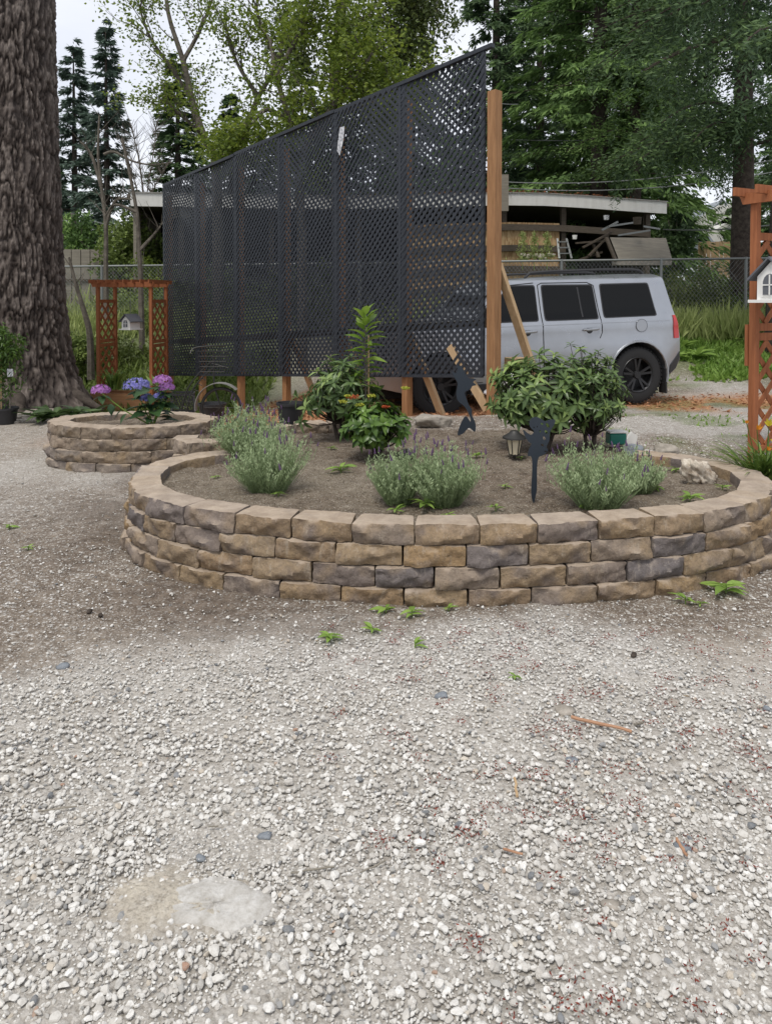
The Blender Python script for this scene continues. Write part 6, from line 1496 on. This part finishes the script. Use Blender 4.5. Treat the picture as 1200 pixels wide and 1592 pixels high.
# ------------------------------------------------------------------ cut-out garden stakes
def silhouette(name, loops, p, s_, m, label, cat, rz=0, th=.003):
    cu = bpy.data.curves.new(name, 'CURVE'); cu.dimensions = '2D'; cu.fill_mode = 'BOTH'; cu.extrude = th/s_/2
    for lp in loops:
        sp_ = cu.splines.new('POLY'); sp_.points.add(len(lp)-1)
        for i, (x_, y_) in enumerate(lp): sp_.points[i].co = (x_, y_, 0, 1)
        sp_.use_cyclic_u = True
    tmp = bpy.data.objects.new('tmp', cu); COL.objects.link(tmp); bpy.context.view_layer.update()
    me = bpy.data.meshes.new_from_object(tmp.evaluated_get(bpy.context.evaluated_depsgraph_get())); bpy.data.objects.remove(tmp)
    me.name = name; me.materials.clear(); o_ = ob(name, me, m, None, p, (R(90), 0, rz), (s_,)*3); return tag(o_, label, cat)
def ellipse(cx_, cy_, rx, ry, n=14, rot=0): return [(cx_+rx*math.cos(a)*math.cos(rot)-ry*math.sin(a)*math.sin(rot), cy_+rx*math.cos(a)*math.sin(rot)+ry*math.sin(a)*math.cos(rot)) for a in [2*math.pi*i/n for i in range(n)]]
def crv(pts, n=5): return [tuple(v[:2]) for v in spline([Vector((a, b_, 0)) for a, b_ in pts], True, n)][:-1]
def fromc(lst, cx_, cy_): return [((x_-cx_), -(y_-cy_)) for x_, y_ in lst]
# fairy traced in crop pixels (scale 2.6 per source px) : anchor at stake foot (232,740)
fairy = crv([(232, 742), (222, 700), (226, 600), (222, 552), (206, 548), (212, 520), (222, 500), (210, 490), (196, 470), (186, 440), (206, 455), (222, 462), (232, 448), (216, 430), (213, 408), (226, 392), (246, 390), (262, 398), (280, 408), (300, 402), (322, 404), (316, 426), (300, 452), (298, 486), (286, 512), (292, 530), (270, 548), (252, 556), (246, 600), (246, 680), (240, 716)], 3)
holes = [ellipse(290, 425, 11, 6, 12, .9), ellipse(284, 452, 9, 5, 12, .9), ellipse(276, 478, 9, 5, 12, 1.1), ellipse(268, 505, 7, 5, 10, .6), ellipse(266, 418, 6, 4, 10, .5), ellipse(232, 432, 3.0, 2.2, 8), ellipse(246, 430, 3.0, 2.2, 8), ellipse(282, 532, 6, 3, 10, .3), ellipse(258, 448, 5, 3, 8, 1.0)]
pf = B(829, 782); sc_ = pf.y/F/2.609
silhouette('fairy_stake', [fromc(fairy, 232, 742)]+[fromc(h_, 232, 742) for h_ in holes], pf+Vector((0, 0, 0)), sc_, M['slate_metal'], 'dark metal cut-out fairy with patterned wings on a tapered stake', 'garden stake', R(8))
mer = crv([(838, 715), (812, 722), (826, 670), (850, 632), (872, 660), (868, 632), (846, 590), (812, 560), (806, 520), (812, 480), (798, 455), (786, 420), (802, 432), (812, 418), (808, 402), (822, 396), (836, 408), (846, 430), (860, 452), (898, 458), (884, 472), (898, 486), (880, 492), (872, 506), (846, 520), (850, 540), (864, 580), (878, 600), (880, 630), (896, 668), (893, 706), (868, 688), (852, 700)], 3)
pm = Vector((ray(722, 690).x*5.6, 5.6, float(soil_z(.6, 5.6)))); sc_ = 5.6/F/3.0
silhouette('mermaid_stake', [fromc(mer, 845, 735)], pm+Vector((0, 0, .06)), sc_, M['slate_metal'], 'dark metal cut-out mermaid stake standing before the lattice gap', 'garden stake', R(-6))
tag(MB().tube([pm+Vector((0, 0, -.05)), pm+Vector((0, 0, .13))], .003, 5).build('mermaid_rod', M['iron'], bpy.data.objects['mermaid_stake'])) if 0 else None
# ------------------------------------------------------------------ lantern
pl = B(803, 722); pl.y += .1; k_ = pl.y/F; t = empty('solar_lantern', pl, 0, 'small black lantern with cream panes under the rhododendron', 'lantern')
MB().lathe([(.001, 0), (k_*2, k_*1), (k_*2.5, k_*5), (k_*7, k_*7), (k_*7, k_*9), (k_*1, k_*9)], 12).build('base', M['iron'], t, True, loc=(0, 0, k_*2))
pn = MB()
for i in range(6):
    a0, a1 = i*math.pi/3, (i+1)*math.pi/3; r0_, r1_ = k_*7.5, k_*12
    pn = MB().add([(r0_*math.cos(a0), r0_*math.sin(a0), k_*10), (r0_*math.cos(a1), r0_*math.sin(a1), k_*10), (r1_*math.cos(a1), r1_*math.sin(a1), k_*34), (r1_*math.cos(a0), r1_*math.sin(a0), k_*34)], [(0, 1, 2, 3)]); pn.build('pane', M['cream_pane'], t)
    MB().tube([(r0_*math.cos(a0)*1.03, r0_*math.sin(a0)*1.03, k_*9), (r1_*math.cos(a0)*1.03, r1_*math.sin(a0)*1.03, k_*35)], k_*.9, 5).build('frame_bar', M['iron'], t)
MB().lathe([(k_*13, k_*34), (k_*19, k_*35), (k_*18.5, k_*37.5), (k_*14, k_*40), (k_*8, k_*44), (k_*6, k_*47), (k_*.5, k_*48)], 18).build('cap', M['iron'], t, True)
MB().tube([(0, k_*10, k_*36), (0, k_*10, -.05)], .005, 6).build('stake', M['iron'], t)
# second dark lantern lying behind the middle lavender
pl = B(630, 715); tag(MB().lathe([(.05, 0), (.075, .02), (.075, .035), (.045, .055), (.02, .07)], 14).build('lantern_cap', M['iron'], smooth=True, loc=pl), 'black round lamp cap on the soil behind the middle lavender', 'lamp')
# ------------------------------------------------------------------ rocks, box, driftwood, bricks, bag
def bigrock(px, py, wpx, hpx, Y, m, label, seed, name='rock', cat='rock', dp=.8, z=None, rough=.35):
    V, Fi = ico(4); g = np.random.default_rng(seed); nrm = rdir(12, g); dd = g.uniform(.55, .92, 12); r_ = np.ones(len(V)); dots = V @ nrm.T
    for j in range(12): r_ = np.where(dots[:, j]*r_ > dd[j], dd[j]/np.maximum(dots[:, j], 1e-6), r_)
    r_ *= 1+(fbm(V[:, 0]*3+9, V[:, 1]*3+9, V[:, 2]*3+9, seed, 4)-.5)*rough; s_ = Y/F/2; V = V*r_[:, None]*[wpx*s_*1.1, wpx*s_*dp, hpx*s_*1.15]
    q_ = P(px, py, Y); return tag(ob(name, fast(name, V, Fi, None, True), m, None, q_), label, cat)
bigrock(672, 655, 54, 26, 6.6, M['rock'], 'pale flat rock at the foot of the wooden brace behind the bed', 4)
bigrock(768, 655, 70, 16, 7.1, M['rock'], 'low pale rock in front of the cedar post foot', 9)
bigrock(1033, 702, 40, 22, 5.45, M['rock'], 'rounded grey-brown stone at the start of the right back wall', 5)
bigrock(982, 700, 34, 20, 5.35, M['blue_stone'], 'dark flat stone behind the right lavender', 6)
bigrock(1006, 705, 26, 10, 5.3, M['pale_rock'], 'small pale flat stone between the dark stone and the wall', 7)
dw = bigrock(1092, 742, 72, 62, 4.55, M['drift'], 'chunk of pale split driftwood lying on the soil at the right', 8, 'driftwood_chunk', 'driftwood', .5, rough=1.5); dw.rotation_euler = (R(12), R(38), R(15)); dw.scale = (.9, .7, .62)
pb = P(957, 690, 5.55); M['teal'] = mat('teal_plastic', (.02, .16, .12), .35)
tx = empty('teal_tub', pb, R(5), 'small teal plastic tub with a white lid behind the right lavender', 'tub'); MB().box((-.065, -.05, 0), (.065, .05, .085)).build('tub', M['teal'], tx, bevel=.008); MB().box((-.07, -.055, .088), (.07, .055, .10)).build('lid', M['white'], tx, bevel=.003)
tag(MB().prism([(-.06, 0), (.03, 0), (.045, .06), (.0, .09)], 0, .04).build('white_scrap', M['white'], loc=P(982, 690, 5.7)), 'white plastic scrap right of the teal tub', 'scrap')
pbk = P(800, 585, 7.9); t = empty('concrete_block_stack', pbk, R(15), 'two pale concrete blocks stacked beside the diagonal brace', 'block stack')
for k in range(2): MB().box((-.09, -.1, k*.102), (.10, .1, k*.102+.098)).build('block', M['pale_wood'], t, bevel=.006, loc=(.01*k, 0, 0))
bag = bigrock(790, 598, 52, 34, 7.6, M['white'], 'white plastic sack lying behind the cedar post', 15, 'white_sack', 'sack', .7)
bag2 = bigrock(775, 612, 44, 22, 7.45, M['paper'], 'crumpled grey plastic sheet below the white sack', 16, 'plastic_sheet', 'plastic sheet', .7)
# stones at the trunk foot
t_rg = random.Random(8)
for i in range(10):
    px, py = t_rg.uniform(5, 60), t_rg.uniform(642, 660); stone(px, py, t_rg.uniform(9, 20), M['rock'], 'grey stone in the loose heap below the potted tree', .6, grp='grey stones below the potted tree')
# sawdust heap and wood chips
g = np.random.default_rng(91); n = 14000; x = g.uniform(-3.8, 6.5, n); y = g.uniform(7.0, 12, n); k2 = g.uniform(size=n) < saw_mask(x, y); x, y = x[k2], y[k2]; n = len(x)
V, Fq, T = blades(np.stack([x, y, ground_z(x, y)+g.uniform(0, .03, n)], -1), rdir(n, g)*[1, 1, .35], rdir(n, g), g.uniform(.03, .09, n), g.uniform(.012, .03, n), g.uniform(0, 1, n)); M['chip'] = leafmat('orange_wood_chips', (.22, .085, .035), (.55, .30, .16), .9, 0)
tag(ob('wood_chips', fast('wood_chips', V, Fq, T), M['chip']), 'orange-brown wood chips strewn around the car and the screen', 'wood chips', kind='stuff')
# dry bits on the soil
g = np.random.default_rng(92); n = 2600; x = g.uniform(-3, 3, n); y = g.uniform(2.5, 6.2, n); inb = poly_in(x, y, shr); z = np.where(inb, soil_z(x, y), ground_z(x, y))+.004
V, Fq, T = blades(np.stack([x, y, z+g.uniform(0, .01, n)], -1), rdir(n, g)*[1, 1, .2], rdir(n, g), g.uniform(.008, .035, n), .004, g.uniform(0, 1, n)); M['straw'] = leafmat('dry_bits', (.06, .035, .02), (.34, .26, .16), .9, 0)
tag(ob('dry_litter', fast('dry_litter', V, Fq, T), M['straw']), 'dry stalk bits and needles on the soil and dirt', 'leaf litter', kind='stuff')
print('TRIS', sum(sum(len(p_.vertices)-2 for p_ in m_.polygons) for m_ in bpy.data.meshes if len(m_.polygons) < 3000)+sum(len(m_.loops)-2*len(m_.polygons) for m_ in bpy.data.meshes if len(m_.polygons) >= 3000), 'OBJ', len(bpy.data.objects))
